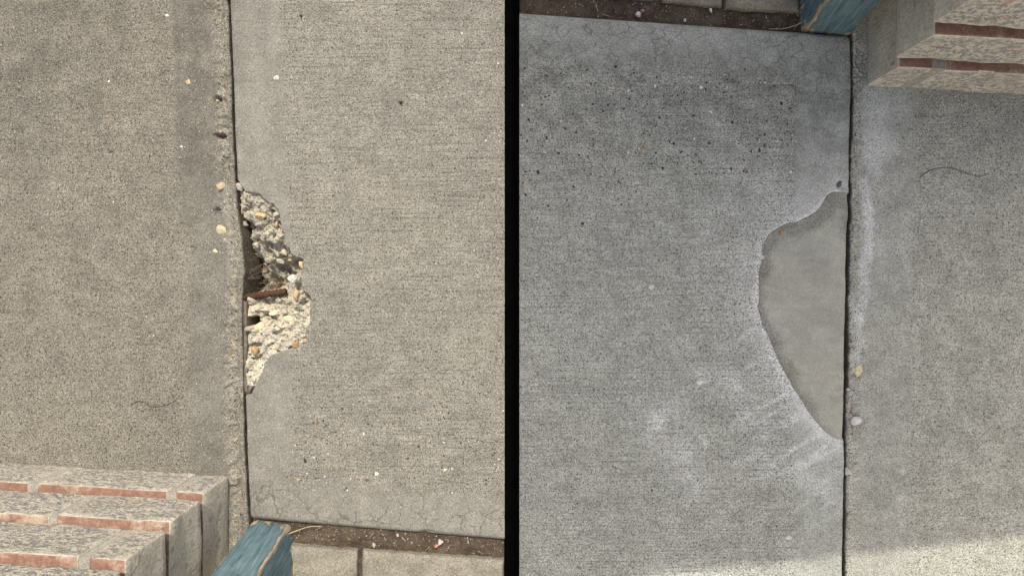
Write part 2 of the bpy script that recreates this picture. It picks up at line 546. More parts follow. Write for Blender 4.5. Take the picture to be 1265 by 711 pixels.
# --- old slab under the sunlit brick wall
v = axis((-800, -10, 60), (-10, 200, 1.2), (200, 720, 1.0), (720, 1100, 40))
u = axis((0, 26, 0.8), (26, 90, 2.2), (90, 330, 12), (330, 1100, 60))
Vv, U = np.meshgrid(v, u, indexing='ij')
jag = fbm(Vv * 0 + 3, Vv, 14, 4, 5) * 1.3
X = e1(Vv) + np.minimum(jag, 0.9) * np.exp(-U / 6) - U; Y = Vv
n1 = fbm(X, Y, 9, 4, 11); f1, f2, cid = worley(X, Y, 6.5, 21)
strip = sstep(25, 17, U + fbm(X, Y, 18, 3, 4) * 6) * sstep(3, 9, U + fbm(X, Y, 30, 2, 9) * 3)
rough = strip * (0.35 + 0.65 * sstep(-0.2, 0.35, fbm(X, Y, 60, 3, 31)))
Z = -rough * (0.6 + 3.8 * np.clip(0.5 - n1, 0, 1) + 2.6 * (cid - 0.4) + 1.8 * sstep(0.15, 0.0, f2 - f1))
Z -= 1.6 * np.exp(-((U - 9.5 + fbm(X, Y, 40, 2, 8) * 2) / 1.0) ** 2) * sstep(-0.1, 0.2, fbm(X, Y, 50, 2, 77)) * sstep(180, 240, Y)
Z -= np.clip(3 - U, 0, 3) ** 2 / 5.0
Z += fbm(X, Y, 3, 2, 3) * 0.22 * strip
Z -= 0.35 * np.exp(-((U - 66 - fbm(X, Y, 90, 2, 6) * 2) / 1.5) ** 2)
for hx, hy, rx, ry, dp in ((268, 122, 4, 4, 5), (271, 167, 7, 3, 9), (268, 262, 5, 5, 5), (237, 306, 2, 2, 3), (276, 210, 2, 16, 2.5),
                           (120, 173, 1.5, 1.5, 2.5), (137, 188, 1.6, 1.8, 2.5)):
    Z -= dp * np.exp(-(((X - hx) / rx) ** 2 + ((Y - hy) / ry) ** 2) ** 2)
m = sstep(74, 64, U + fbm(X, Y, 40, 3, 2) * 3) * sstep(10, 22, U)
wht = 0.05 * sstep(-0.1, 0.5, fbm(X, Y, 50, 4, 55)) * m * sstep(300, 360, Y) + 0.1 * strip * sstep(0.1, 0.5, n1)
dirt = 0.5 * m * sstep(300, 380, Y) * (0.5 + 0.6 * fbm(X, Y, 60, 3, 18)) + 0.75 * sstep(520, 40, Y + 0.7 * X) * (0.7 + 0.5 * fbm(X, Y, 120, 2, 19)) + 1.1 * m * sstep(330, 150, Y) * (0.5 + 0.5 * fbm(X, Y, 50, 3, 14)) + 0.35 * strip * sstep(250, 60, Y)
SL1 = grid_mesh('concrete_slab', X, Y, Z, M_L1, {'smooth': m * 0.8, 'broken': rough * 0.22, 'white': wht, 'dirt': dirt}, BASE)
tag(SL1, 'sandy grey-brown concrete slab carrying the sunlit brick wall, edge crumbled', 'slab', kind='structure')

# --- buff slab with the broken-out hole
RIM = [(262, 208), (290, 209), (295, 224), (305, 234), (317, 240), (330, 247), (338, 251), (344, 259), (347, 272), (352, 287), (353, 300),
       (362, 314), (374, 321), (376, 330), (372, 344), (374, 358), (381, 366), (385, 380), (384, 394), (379, 404), (378, 417),
       (366, 428), (352, 433), (336, 438), (327, 448), (322, 460), (318, 472), (312, 488), (303, 490), (262, 490)]
DP = np.array([(292, 226, 4), (300, 240, 5), (300, 258, 9), (297, 280, 22), (318, 250, 3.5), (316, 268, 5.5), (336, 262, 4), (330, 288, 7),
               (316, 288, 11), (307, 300, 22), (346, 298, 6), (353, 314, 8), (337, 308, 11), (322, 314, 22), (307, 328, 46), (338, 332, 44),
               (357, 330, 26), (347, 342, 40), (322, 348, 44), (305, 352, 46), (351, 356, 30), (364, 345, 5), (302, 372, 10), (318, 372, 20),
               (345, 373, 14), (364, 372, 8), (378, 385, 4), (306, 388, 8), (320, 390, 16), (345, 395, 9), (366, 398, 6), (307, 408, 7),
               (318, 415, 10), (340, 415, 5.5), (311, 430, 9), (325, 434, 4), (306, 450, 8), (315, 455, 3.5), (307, 475, 5)], float)
v = axis((0, 14, 0.8), (14, 140, 2.4), (140, 445, 0.75), (445, 660, 2.4), (660, 1500, 60))
u = axis((0, 108, 0.75), (108, 316, 3.2), (316, 321.0, 1.5))
Vv, U = np.meshgrid(v, u, indexing='ij')
X0 = 303.0 + U
Y = yb(X0) - Vv
left = e1(Y) + 3.2
uu = U / 321.0
X = left + (623.4 - left) * np.where(U < 108, U / (623.4 - 303.0), 0) if False else left + U * (623.4 - left) / 321.0
Y = yb(X) - Vv
X = X + fbm(Y, Y * 0 + 5, 9, 3, 91) * 0.6 * np.exp(-U / 5)
sd = sdist(RIM, X, Y) + fbm(X, Y, 16, 4, 41) * 4.2 + fbm(X, Y, 4, 2, 42) * 1.0
wsum = 0; dsum = 0
for dx, dy, dd in DP:
    wgt = 1.0 / ((X - dx) ** 2 + (Y - dy) ** 2 + 8.0) ** 1.7
    wsum = wsum + wgt; dsum = dsum + wgt * dd
D = dsum / wsum
near = sd > -8
ins = sstep(0.0, 1.2, sd)
lim = 1.6 + np.clip(sd, 0, None) * (2.3 + 7.0 * sstep(314, 322, Y) * sstep(368, 358, Y))
D = np.minimum(D, lim)
f1, f2, cid = worley(X + fbm(X, Y, 12, 2, 71) * 5, Y + fbm(X, Y, 12, 2, 72) * 5, 11, 61)
g1, g2, cg = worley(X, Y, 5, 66)
wx = X + fbm(X, Y, 10, 3, 71) * 5; wy = Y + fbm(X, Y, 10, 3, 72) * 5
lump = facets(wx, wy, 17, 61) * 5.0 + facets(wx, wy, 8, 63) * 3.0 + facets(X, Y, 4, 65) * 1.3 + (0.5 - g1) * 0.9 * sstep(0.5, 0.7, cg) + fbm(X, Y, 5, 3, 43) * 1.2
D = D - lump * sstep(0, 7, D) * 0.98
D = D + 42 * np.exp(-(((X - 307.5) / 6.5) ** 4 + ((Y - 396.5 + 0.2 * (X - 307)) / 5.5) ** 4) ** 3)
D = np.clip(D, 0.25, 62) * ins
Z = -D
VB = yb(X) - Y
Z -= np.clip(3.2 - U, 0, 4) ** 2 / 6.0 * (1 - ins)
Z -= np.clip(7 - VB, 0, 7) ** 2 / 9.0
Z -= np.exp(-((X - 530) ** 2 / 40 + (VB - 3) ** 2 / 8)) * 4 + np.exp(-((X - 523) ** 2 / 20 + (VB - 1) ** 2 / 6)) * 4
for hx, hy, r, dp in ((495, 127, 2.2, 3), (372, 19, 1.8, 2.5), (500, 86, 1.5, 2), (385, 183, 1.6, 2), (565, 118, 1.3, 2), (340, 130, 1.3, 2)):
    Z -= dp * np.exp(-(((X - hx) ** 2 + (Y - hy) ** 2) / r ** 2) ** 2)
m = np.maximum(sstep(62, 55, U + fbm(X, Y, 30, 2, 12) * 1.5), sstep(62, 46, VB + fbm(X, Y, 40, 3, 13) * 8))
cz = sstep(58, 40, VB + fbm(X, Y, 40, 2, 15) * 8)
brk = ins * sstep(0.2, 1.2, D)
cream = brk * (0.7 + 0.3 * sstep(345, 372, Y))
wht = 0.2 * brk * sstep(400, 440, Y) + 0.2 * brk * sstep(350, 372, X) * sstep(370, 385, Y)
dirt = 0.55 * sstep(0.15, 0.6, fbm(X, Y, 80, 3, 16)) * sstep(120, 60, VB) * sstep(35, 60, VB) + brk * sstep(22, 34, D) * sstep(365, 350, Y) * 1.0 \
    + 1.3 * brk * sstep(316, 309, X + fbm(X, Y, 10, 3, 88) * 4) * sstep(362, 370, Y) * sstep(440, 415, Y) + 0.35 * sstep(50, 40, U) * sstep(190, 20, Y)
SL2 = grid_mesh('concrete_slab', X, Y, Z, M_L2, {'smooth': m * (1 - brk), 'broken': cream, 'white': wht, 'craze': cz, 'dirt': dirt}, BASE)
tag(SL2, 'sunlit buff broom-finished concrete slab with a broken-out hole showing rusty rebar', 'slab', kind='structure')

# --- grey slab with the repair patch
PATCH = [(1060, 240), (1044, 238), (1031, 237), (1024, 241), (1017, 251), (1010, 261), (1001, 268), (986, 273), (972, 275), (960, 283), (949, 291),
         (943, 303), (941, 318), (938, 334), (937, 360), (938, 380), (943, 400), (954, 424), (965, 449), (973, 466), (986, 487), (998, 506),
         (1011, 522), (1023, 534), (1033, 541), (1044, 544), (1060, 545)]
v = axis((0, 14, 0.8), (14, 205, 2.4), (205, 525, 0.9), (525, 705, 2.4), (705, 1300, 60))
u = axis((0, 125, 0.9), (125, 401, 3.2), (401, 406.5, 1.5))
Vv, U = np.meshgrid(v, u, indexing='ij')
Y = yt(1046.0 - U) + Vv
right = e3(Y) - 0.2
X = right - U * (right - 641.6) / 406.5
X = X + fbm(Y, Y * 0 + 2, 12, 3, 93) * 0.7 * np.exp(-U / 5)
Y = yt(X) + Vv
sdp = sdist(PATCH, X, Y) + fbm(X, Y, 20, 4, 44) * 2.2
ins = sstep(-0.6, 1.2, sdp)
Z = -5.0 * ins
Z += 0.8 * np.exp(-((sdp + 3) / 2.5) ** 2) * (1 - ins) * (0.5 + 0.5 * fbm(X, Y, 25, 2, 3))
Z -= np.clip(7 - Vv, 0, 7) ** 2 / 9.0
Z -= np.clip(3.0 - U, 0, 4) ** 2 / 6.0
Z -= 3.0 * np.exp(-(((X - 1037) / 6.5) ** 2 + ((Y - 229) / 6) ** 2) ** 2) * (0.6 + fbm(X, Y, 5, 3, 8))
Z -= 0.4 * np.exp(-((X - 983) / 1.0) ** 2) * sstep(90, 110, Y) * sstep(250, 230, Y)
m = np.maximum(sstep(71, 63, U), sstep(66, 50, Vv + fbm(X, Y, 40, 3, 13) * 10)) * sstep(560, 500, Y) + sstep(66, 56, U) * sstep(500, 560, Y) * 0.8
cz = np.maximum(sstep(70, 48, Vv + fbm(X, Y, 40, 2, 15) * 10), sstep(80, 66, U) * sstep(150, 110, Y))
rimd = pline(PATCH[2:-2], X, Y)
wht = 1.25 * np.exp(-(rimd / 6) ** 2) * (1 - ins) * (0.45 + 0.55 * sstep(330, 420, Y)) + 0.5 * np.exp(-(rimd / 16) ** 2) * sstep(300, 430, Y)
wht += 0.6 * np.exp(-(((X - 1037) / 10) ** 2 + ((Y - 228) / 9) ** 2))
smear = [((868, 455), (905, 480), 14, .7), ((905, 480), (955, 565), 14, .85), ((955, 565), (1025, 610), 14, .55), ((812, 515), (835, 516), 14, 1.0),
         ((842, 560), (858, 600), 16, .7), ((865, 470), (872, 474), 5, .6), ((873, 600), (905, 560), 4, .4), ((800, 515), (845, 600), 30, .22),
         ((905, 215), (870, 290), 16, .3), ((925, 235), (1000, 180), 18, .2), ((1035, 60), (1040, 230), 12, .2), ((860, 530), (872, 548), 4, .4), ((872, 548), (862, 575), 3, .4)]
for a, b_, r, s_ in smear:
    wht += s_ * np.exp(-(pline([a, b_], X, Y) / r) ** 2) * (0.55 + 0.9 * np.clip(fbm(X, Y, 26, 4, 19), -0.6, 1))
ang = (X - 1045) * 0.5 + (Y - 400) * 0.87
wipe = 0.5 + 0.5 * fbm(ang * 3.0, ((X - 1045) * 0.87 - (Y - 400) * 0.5) * 0.35, 22, 4, 27)
wht += 0.42 * sstep(95, 5, -sdp) * (1 - ins) * wipe * sstep(235, 300, Y) + 0.28 * sstep(70, 5, -sdp) * (1 - ins) * wipe
wht += 0.55 * sstep(0.55, 0.75, wipe) * sstep(860, 960, X) * sstep(440, 500, Y) * sstep(660, 600, Y)
wht += 0.30 * sstep(0.1, 0.6, fbm(X, Y, 120, 4, 23)) * sstep(120, 260, Y) * sstep(720, 800, X)
Z -= 0.9 * np.exp(-(pline([(641, 66), (760, 92), (900, 100), (985, 104)], X, Y) / 1.6) ** 2) * 0.4
dirt = sstep(280, 80, Y) * sstep(10, 60, Vv) * (0.85 + 0.6 * fbm(X, Y, 70, 4, 16)) + 0.6 * sstep(860, 660, X) * sstep(460, 120, Y) * (0.6 + 0.5 * fbm(X, Y, 90, 3, 26)) \
    + 0.45 * sstep(0.1, 0.5, fbm(X, Y, 60, 3, 46)) * sstep(600, 640, Y) * sstep(880, 960, X)
SR1 = grid_mesh('concrete_slab', X, Y, Z, M_R1, {'smooth': np.clip(m, 0, 1), 'white': np.clip(wht, 0, 1), 'craze': cz, 'dirt': np.clip(dirt, 0, 1)}, BASE)
tag(SR1, 'shaded grey broom-finished concrete slab with a smooth mortar repair at its edge', 'slab', kind='structure')

v = axis((228, 554, 0.9)); u = axis((0.0, 122, 0.9))
Y, U = np.meshgrid(v, u, indexing='ij')
X = e3(Y) - 1.2 - U + fbm(Y, Y * 0 + 7, 26, 3, 95) * 1.4 * np.exp(-U / 8)
sdp = sdist(PATCH, X, Y) + fbm(X, Y, 20, 4, 44) * 2.2
rimv = sstep(17, 5, sdp + fbm(X, Y, 30, 3, 47) * 12) * sstep(1010, 985, X - (Y - 470) * 0.35 * (Y > 470))
rimv = np.maximum(rimv, sstep(26, 12, sdp + fbm(X, Y, 12, 3, 47) * 6) * sstep(310, 285, Y) * 0.8)
Z = -1.3 + fbm(X, Y, 60, 3, 48) * 0.7 - rimv * (0.5 - fbm(X, Y, 7, 4, 49) * 1.3)
Z += 0.9 * np.exp(-(pline([(990, 268), (1012, 262), (1028, 248)], X, Y) / 1.8) ** 2) - 0.9 * np.exp(-(pline([(982, 300), (996, 285), (1016, 265)], X, Y) / 1.3) ** 2)
Z += 0.5 * np.exp(-(pline([(985, 415), (1000, 445), (1005, 470)], X, Y) / 2.5) ** 2)
Z -= np.clip(2.5 - U, 0, 3) ** 2 / 4
Z = Z * sstep(-0.5, 3.0, sdp) - (1 - sstep(-2.0, 0.6, sdp)) * 8
PO = grid_mesh('repair_patch', X, Y, Z, M_PATCH, {'rim': rimv}, None, parent=SR1)
PO['label'] = 'smooth tan-grey mortar patch filling the broken edge'

# --- sandy slab under the shaded brick wall
v = axis((-700, -10, 60), (-10, 720, 1.0), (720, 1420, 60))
u = axis((0, 30, 0.8), (30, 90, 2.2), (90, 260, 12), (260, 1100, 60))
Vv, U = np.meshgrid(v, u, indexing='ij')
jag = fbm(Vv * 0 + 3, Vv, 10, 4, 105) * 1.6
X = e3(Vv) + 4.4 + np.maximum(jag, -1.0) * np.exp(-U / 6) + U; Y = Vv
n1 = fbm(X, Y, 9, 4, 111); f1, f2, cid = worley(X, Y, 6.5, 121)
strip = sstep(19, 11, U + fbm(X, Y, 18, 3, 104) * 5)
rough = strip * sstep(-0.25, 0.3, fbm(X, Y, 50, 3, 131)) * sstep(720, 560, Y) * sstep(40, 80, Y)
Z = -rough * (0.4 + 3.2 * np.clip(0.5 - n1, 0, 1) + 2.4 * (cid - 0.4) + 1.2 * sstep(0.15, 0.0, f2 - f1))
Z -= np.clip(3 - U, 0, 3) ** 2 / 5.0 + 0.3 * np.exp(-((U - 76) / 1.2) ** 2) * sstep(300, 250, Y)
m = sstep(82, 70, U + fbm(X, Y, 40, 3, 102) * 3) * sstep(4, 14, U)
wht = 0.65 * sstep(10, 2, pline([(1068, 225), (1073, 260), (1073, 300), (1068, 340), (1063, 395)], X, Y) + fbm(X, Y, 22, 4, 158) * 7) + 0.45 * np.exp(-(pline([(1090, 140), (1082, 210)], X, Y) / 16) ** 2) \
    + 0.5 * np.exp(-(pline([(1062, 395), (1060, 450)], X, Y) / 5) ** 2) + 0.35 * m * sstep(0.0, 0.5, fbm(X, Y, 60, 4, 155)) * sstep(420, 300, Y)
for cx, cy, r in ((1115, 582, 4), (1112, 614, 5), (1130, 670, 4), (1094, 655, 3)):
    wht += 0.5 * np.exp(-((X - cx) ** 2 + (Y - cy) ** 2) / r ** 2)
dirt = 0.35 * m * sstep(380, 520, Y) * (0.6 + 0.5 * fbm(X, Y, 40, 3, 114))
SR2 = grid_mesh('concrete_slab', X, Y, Z, M_R2, {'smooth': m * 0.7, 'white': np.clip(wht, 0, 1), 'dirt': np.clip(dirt, 0, 1), 'broken': rough * 0.1}, BASE)
tag(SR2, 'sandy grey concrete slab carrying the shaded brick wall, pale lime streak along its edge', 'slab', kind='structure')

# --- added black bar splitting the two pavements, no part of the paving
b = bmesh.new()
hull_box(b, [W(624, 1150, -95), W(641, 1150, -95), W(641, -900, -95), W(624, -900, -95), W(624, 1150, -0.6), W(641, 1150, -0.6), W(641, -900, -0.6), W(624, -900, -0.6)])
bmesh.ops.bevel(b, geom=b.edges[:], offset=0.0006, segments=1, affect='EDGES')
tag(bm_obj('added_divider', b, M_BLACK), 'long matte black bar added between the buff and the grey slab', 'added divider')

# --- soil strips and pavers
def soil(name, x0, x1, y0, y1, zc, seed, label, flat=None):
    X, Y = np.meshgrid(np.arange(x0, x1 + 0.1, 1.6), np.arange(y0, y1 + 0.1, 1.6))
    Z = zc + fbm(X, Y, 40, 3, seed) * 2.0 + fbm(X, Y, 6, 3, seed + 5) * 1.6
    f1, f2, c = worley(X, Y, 4.5, seed + 9)
    Z += sstep(0.55, 1.0, c) * sstep(0.45, 0.1, f1) * 3.0 + fbm(X, Y, 12, 3, seed + 2) * 1.5
    return tag(grid_mesh(name, X, Y, Z, M_SOIL, None, BASE), label, 'soil', kind='structure')


soil('soil', 307.5, 623.2, 630, 800, -11, 200, 'sunlit brown soil strip between the buff slab and its pavers')
soil('soil', 641.8, 1058, -130, 60, -11, 230, 'dark shaded soil strip between the grey slab and its pavers')


def paver(parent, corners, seed, z=-2.5):
    (x0, y0), (x1, y1), (x2, y2), (x3, y3) = corners      # tl tr br bl
    nx = max(8, int(abs(x1 - x0) / 3)); ny = 24
    s, t = np.meshgrid(np.linspace(0, 1, nx), np.linspace(0, 1, ny))
    X = (x0 * (1 - s) + x1 * s) * (1 - t) + (x3 * (1 - s) + x2 * s) * t
    Y = (y0 * (1 - s) + y1 * s) * (1 - t) + (y3 * (1 - s) + y2 * s) * t
    wd = math.hypot(x1 - x0, y1 - y0); hg = math.hypot(x3 - x0, y3 - y0)
    e = np.minimum(np.minimum(s, 1 - s) * wd, np.minimum(t, 1 - t) * hg)
    X = X + fbm(X, Y, 9, 3, seed) * 1.0; Y = Y + fbm(X, Y, 9, 3, seed + 3) * 1.0
    Z = z + fbm(X, Y, 14, 4, seed + 1) * 1.2 - np.clip(4 - e, 0, 4) ** 2 / 6
    return grid_mesh('paver', X, Y, Z, M_PAVER, None, -50, parent=parent)


b = bmesh.new()
hull_box(b, [W(345, 1000, -75), W(623, 1000, -75), W(623, 801, -75), W(345, 801, -75), W(345, 1000, -20), W(623, 1000, -20), W(623, 801, -20), W(345, 801, -20)])
PP = tag(bm_obj('paver_path', b, M_SOIL), 'row of buff concrete pavers along the sunlit soil strip', 'paver path', kind='structure')
paver(PP, [(352, 675), (440, 683), (438, 792), (348, 786)], 301)
paver(PP, [(446, 682), (622, 694), (622, 800), (446, 794)], 311)
paver(PP, [(352, 800), (622, 808), (622, 900), (350, 895)], 316)
b = bmesh.new()
hull_box(b, [W(642, -131, -75), W(985, -131, -75), W(985, -400, -75), W(642, -400, -75), W(642, -131, -20), W(985, -131, -20), W(985, -400, -20), W(642, -400, -20)])
PQ = tag(bm_obj('paver_path', b, M_SOIL), 'row of grey pavers along the shaded soil strip', 'paver path', kind='structure')
paver(PQ, [(642, -120), (815, -110), (815, -4), (642, -16)], 321)
paver(PQ, [(820, -110), (894, -106), (894, 5), (820, -2)], 331)
paver(PQ, [(899, -106), (990, -98), (990, 12), (899, 7)], 341)
paver(PQ, [(642, -230), (985, -215), (985, -116), (642, -130)], 346)

# ---------------------------------------------------------------- brick walls
def brick_mesh(parent, c8, seed, front_dir, end_dir, face_mat):
    """c8 in metres; faces looking along front_dir get the speckled coat, along end_dir the plain coat, the rest red clay"""
    bm = bmesh.new()
    hull_box(bm, c8)
    bmesh.ops.bevel(bm, geom=bm.edges[:], offset=0.0022, segments=2, affect='EDGES', profile=0.6)
    for _ in range(3):
        long_e = [e for e in bm.edges if e.calc_length() > 0.011]
        if not long_e: break
        bmesh.ops.subdivide_edges(bm, edges=long_e, cuts=1, use_grid_fill=True)
    bmesh.ops.triangulate(bm, faces=[f for f in bm.faces if len(f.verts) > 4])
    bmesh.ops.recalc_face_normals(bm, faces=bm.faces)
    co = np.array([v.co[:] for v in bm.verts]) / S
    d = fbm(co[:, 0] + co[:, 2] * 1.7, co[:, 1] + co[:, 2] * 0.9, 9, 3, seed) * 1.9 + fbm(co[:, 0] + co[:, 2] * 2.3, co[:, 1] - co[:, 2], 40, 2, seed + 7) * 1.2
    for v_, k in zip(bm.verts, d):
        v_.co += v_.normal * float(k) * S
    bm.normal_update()
    fd = Vector(front_dir).normalized(); ed = Vector(end_dir).normalized()
    for f in bm.faces:
        f.material_index = 0 if f.normal.dot(fd) > 0.5 else (1 if f.normal.dot(ed) > 0.5 else 2)
    return bm_obj('brick', bm, [face_mat, M_END, M_RED], parent, smooth=True)


def wall(label, corner, fs, side, hgt, joint, step, courses, depth):
    """corner: px of the wall's corner; side -1: runs left with its face to the top, +1: runs right with its face to the bottom"""
    root = link(bpy.data.objects.new('brick_wall', None))
    root.empty_display_size = 0.05
    root.location = W(corner[0], corner[1], 0)
    inv = Matrix.Translation(-Vector(root.location))
    fdir = (0, 1 if side < 0 else -1, 0); edir = (1 if side < 0 else -1, 0, 0)
    bk = 1 if side < 0 else -1               # px direction into the wall
    core = bmesh.new()
    z = 0.0
    yl = lambda x, sx, sy: corner[1] + sy + (x - corner[0] - sx) * fs
    for ci, joints in enumerate(courses):
        sx, sy = step[0] * ci, step[1] * ci
        cx = corner[0] + sx
        z0, z1 = z, z + hgt
        for bi, (xa, xb) in enumerate(joints):           # xa nearer the corner
            if bi == 0: xa = cx
            lo, hi = min(xa, xb), max(xa, xb)
            jz = rng.uniform(-0.8, 0.8)
            q = lambda x, dd, zz: W(x, yl(x, sx, sy) + bk * dd, zz)
            dd0 = rng.uniform(-0.6, 0.8)
            c8 = [q(lo, dd0, z0 + 0.05), q(hi, dd0, z0 + 0.05), q(hi, depth, z0 + 0.05), q(lo, depth, z0 + 0.05)]
            c8 += [q(lo, dd0, z1 + jz), q(hi, dd0, z1 + jz), q(hi, depth, z1 + jz), q(lo, depth, z1 + jz)]
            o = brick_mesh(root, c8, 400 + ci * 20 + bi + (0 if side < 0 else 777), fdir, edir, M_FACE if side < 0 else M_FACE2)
            o.matrix_parent_inverse = inv
            if bi + 1 < len(joints):                      # mortar in the head joint
                xn = joints[bi + 1][0]
                a_, b_ = min(xb, xn), max(xb, xn)
                hb = bmesh.new()
                hull_box(hb, [q(a_ - 1, 1.3, z0), q(b_ + 1, 1.3, z0), q(b_ + 1, depth - 3, z0), q(a_ - 1, depth - 3, z0),
                              q(a_ - 1, 1.3, z1 - 1), q(b_ + 1, 1.3, z1 - 1), q(b_ + 1, depth - 3, z1 - 1), q(a_ - 1, depth - 3, z1 - 1)])
                ho = bm_obj('mortar_joint', hb, M_MORTAR, root)
                ho.matrix_parent_inverse = inv
        # bed mortar, raked back
        far = joints[-1][1]; rk = 9 + abs(step[1])
        c0 = cx - 12 if side < 0 else cx + 12
        lo, hi = min(c0, far), max(c0, far)
        if ci < len(courses) - 1:
            q = lambda x, dd, zz: W(x, yl(x, sx, sy) + bk * dd, zz)
            hull_box(core, [q(lo, rk, z1 - 2), q(hi, rk, z1 - 2), q(hi, depth - 6, z1 - 2), q(lo, depth - 6, z1 - 2),
                            q(lo, rk, z1 + joint + 2), q(hi, rk, z1 + joint + 2), q(hi, depth - 6, z1 + joint + 2), q(lo, depth - 6, z1 + joint + 2)])
        z = z1 + joint
    co = bm_obj('bed_mortar', core, M_MORTAR, root)
    co.matrix_parent_inverse = inv
    return tag(root, label, 'brick wall')


def run(first_end, joint, length, n, sgn, first=None):
    out = [(None, first_end)]
    x = first_end + sgn * joint
    for _ in range(n):
        out.append((x, x + sgn * length)); x += sgn * (length + joint)
    return out


wall('sunlit brick wall corner with speckled cream-grey faces beside the sandy slab edge', (283, 588), 0.062, -1, 52, 8.5, (3.5, 4.0),
     [run(253, 11, 146, 4, -1), run(174, 9, 146, 3, -1), run(257, 9, 146, 4, -1), run(178, 9, 146, 3, -1)], 118)
wall('shaded brick wall corner with speckled faces lightened for the shade standing at the grey joint', (1071, 105.5), 0.062, 1, 51, 8.5, (-10, -6.5),
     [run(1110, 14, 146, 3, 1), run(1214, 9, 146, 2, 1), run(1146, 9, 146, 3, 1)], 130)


# ---------------------------------------------------------------- blue posts
def post(label, base, lean, height, seed, chipside):
    """base: 4 px corners (visible front left, front right, back right, back left); lean: px shift at full height"""
    bm = bmesh.new()
    la = bm.verts.layers.float.new('along'); lc = bm.verts.layers.float.new('across'); lk = bm.verts.layers.float.new('chip')
    nz = 70; per = 10
    ring0 = []
    for k in range(4):
        p, q_ = base[k], base[(k + 1) % 4]
        for i in range(per):
            t = i / per
            t = 0.5 - 0.5 * math.cos(math.pi * t)
            ring0.append((p[0] + (q_[0] - p[0]) * t, p[1] + (q_[1] - p[1]) * t, k + i / per, t))
    cx = sum(p[0] for p in base) / 4; cy = sum(p[1] for p in base) / 4
    rings = []
    for j in range(nz + 1):
        h = j / nz; z = -14 + (height + 14) * h
        ring = []
        for (x, y, a, t) in ring0:
            ed = min(t, 1 - t)
            rd = 1 - 0.035 * max(0, 1 - ed / 0.05)
            nx = x + float(fbm(np.array([a * 12.0]), np.array([z * 0.3]), 6, 3, seed)[0]) * 0.7
            v_ = bm.verts.new(W(cx + (nx - cx) * rd + lean[0] * max(z, 0) / height, cy + (y - cy) * rd + lean[1] * max(z, 0) / height, z))
            v_[la] = z * S; v_[lc] = a * 0.05
            ch = max(0, 1 - ed / 0.13) * 0.42
            if chipside is not None:
                ch = max(ch, 0.85 * max(0, 1 - abs(a - chipside) / 0.22))
            ch += 0.28 * max(0, 1 - max(z, 0) / 6)
            v_[lk] = ch
            ring.append(v_)
        rings.append(ring)
    n = len(ring0)
    for r0, r1 in zip(rings[:-1], rings[1:]):
        for k in range(n):
            bm.faces.new([r0[k], r0[(k + 1) % n], r1[(k + 1) % n], r1[k]])
    bm.faces.new(rings[0][::-1]); bm.faces.new(rings[-1])
    return tag(bm_obj('wooden_post', bm, M_PAINT), label, 'post')


post('weathered blue painted timber post at the sunlit brick corner', [(309, 646), (354, 653), (362, 705), (310, 700)], (24, 14), 220, 5, 1.0)
post('weathered blue painted timber post at the shaded brick corner', [(1053, 42), (996, 36), (990, -20), (1049, -14)], (-30, -3), 150, 9, 1.02)

# raw board beside the sunlit post
b = bmesh.new()
hull_box(b, [W(352, 694, -40), W(368, 698, -40), W(356, 770, -40), W(330, 770, -40), W(352, 694, -4), W(366, 698, -1), W(354, 770, -1), W(332, 770, -3)])
bmesh.ops.bevel(b, geom=b.edges[:], offset=0.003, segments=2, affect='EDGES')
tag(bm_obj('timber_stake', b, M_WOOD), 'short unpainted weathered timber end beside the sunlit blue post', 'timber stake')

# joint filler board along the old slab
b = bmesh.new()
ys_ = list(range(372, 640, 4)); pr = None
for y in ys_:
    xr = float(e1(np.array([float(y)]))[0]); wv = (3.6 if y < 488 else 1.9) + 0.35 * math.sin(y * 0.21) + rng.uniform(-.3, .3)
    zt = (-4.0 if y < 488 else -8.0) + rng.uniform(-0.8, 0.8)
    ring = [b.verts.new(W(xr + 0.2, y, -60)), b.verts.new(W(xr + 0.2 + wv, y, -60)), b.verts.new(W(xr + 0.2 + wv, y, zt)), b.verts.new(W(xr + 0.2, y, zt))]
    if pr:
        for k in range(4): b.faces.new([pr[k], pr[(k + 1) % 4], ring[(k + 1) % 4], ring[k]])
    else: b.faces.new(ring)
    pr = ring
b.faces.new(pr[::-1])
tag(bm_obj('joint_filler', b, M_FELT), 'thin brown fibre filler board in the joint below the hole', 'joint filler')


# ---------------------------------------------------------------- stones
def stone_bm(seed, sub=2, ang=0.35):
    r = random.Random(seed)
    bm = bmesh.new()
    bmesh.ops.create_icosphere(bm, subdivisions=sub, radius=1.0)
    planes = [(Vector((r.gauss(0, 1), r.gauss(0, 1), r.gauss(0, 1))).normalized(), r.uniform(0.5, 0.9)) for _ in range(9)]
    planes += [(Vector((math.cos(a_), math.sin(a_), r.uniform(-.15, .35))).normalized(), r.uniform(0.6, 0.88)) for a_ in [r.uniform(0, 6.28) for _ in range(5)]]
    for v_ in bm.verts:
        p = v_.co.copy()
        for n_, d_ in planes:
            k = p.dot(n_) - d_
            if k > 0: p -= n_ * k * min(1.0, 0.6 + ang)
        v_.co = p * (1 + r.uniform(-.035, .035))
    return bm


STONE_N = [0]


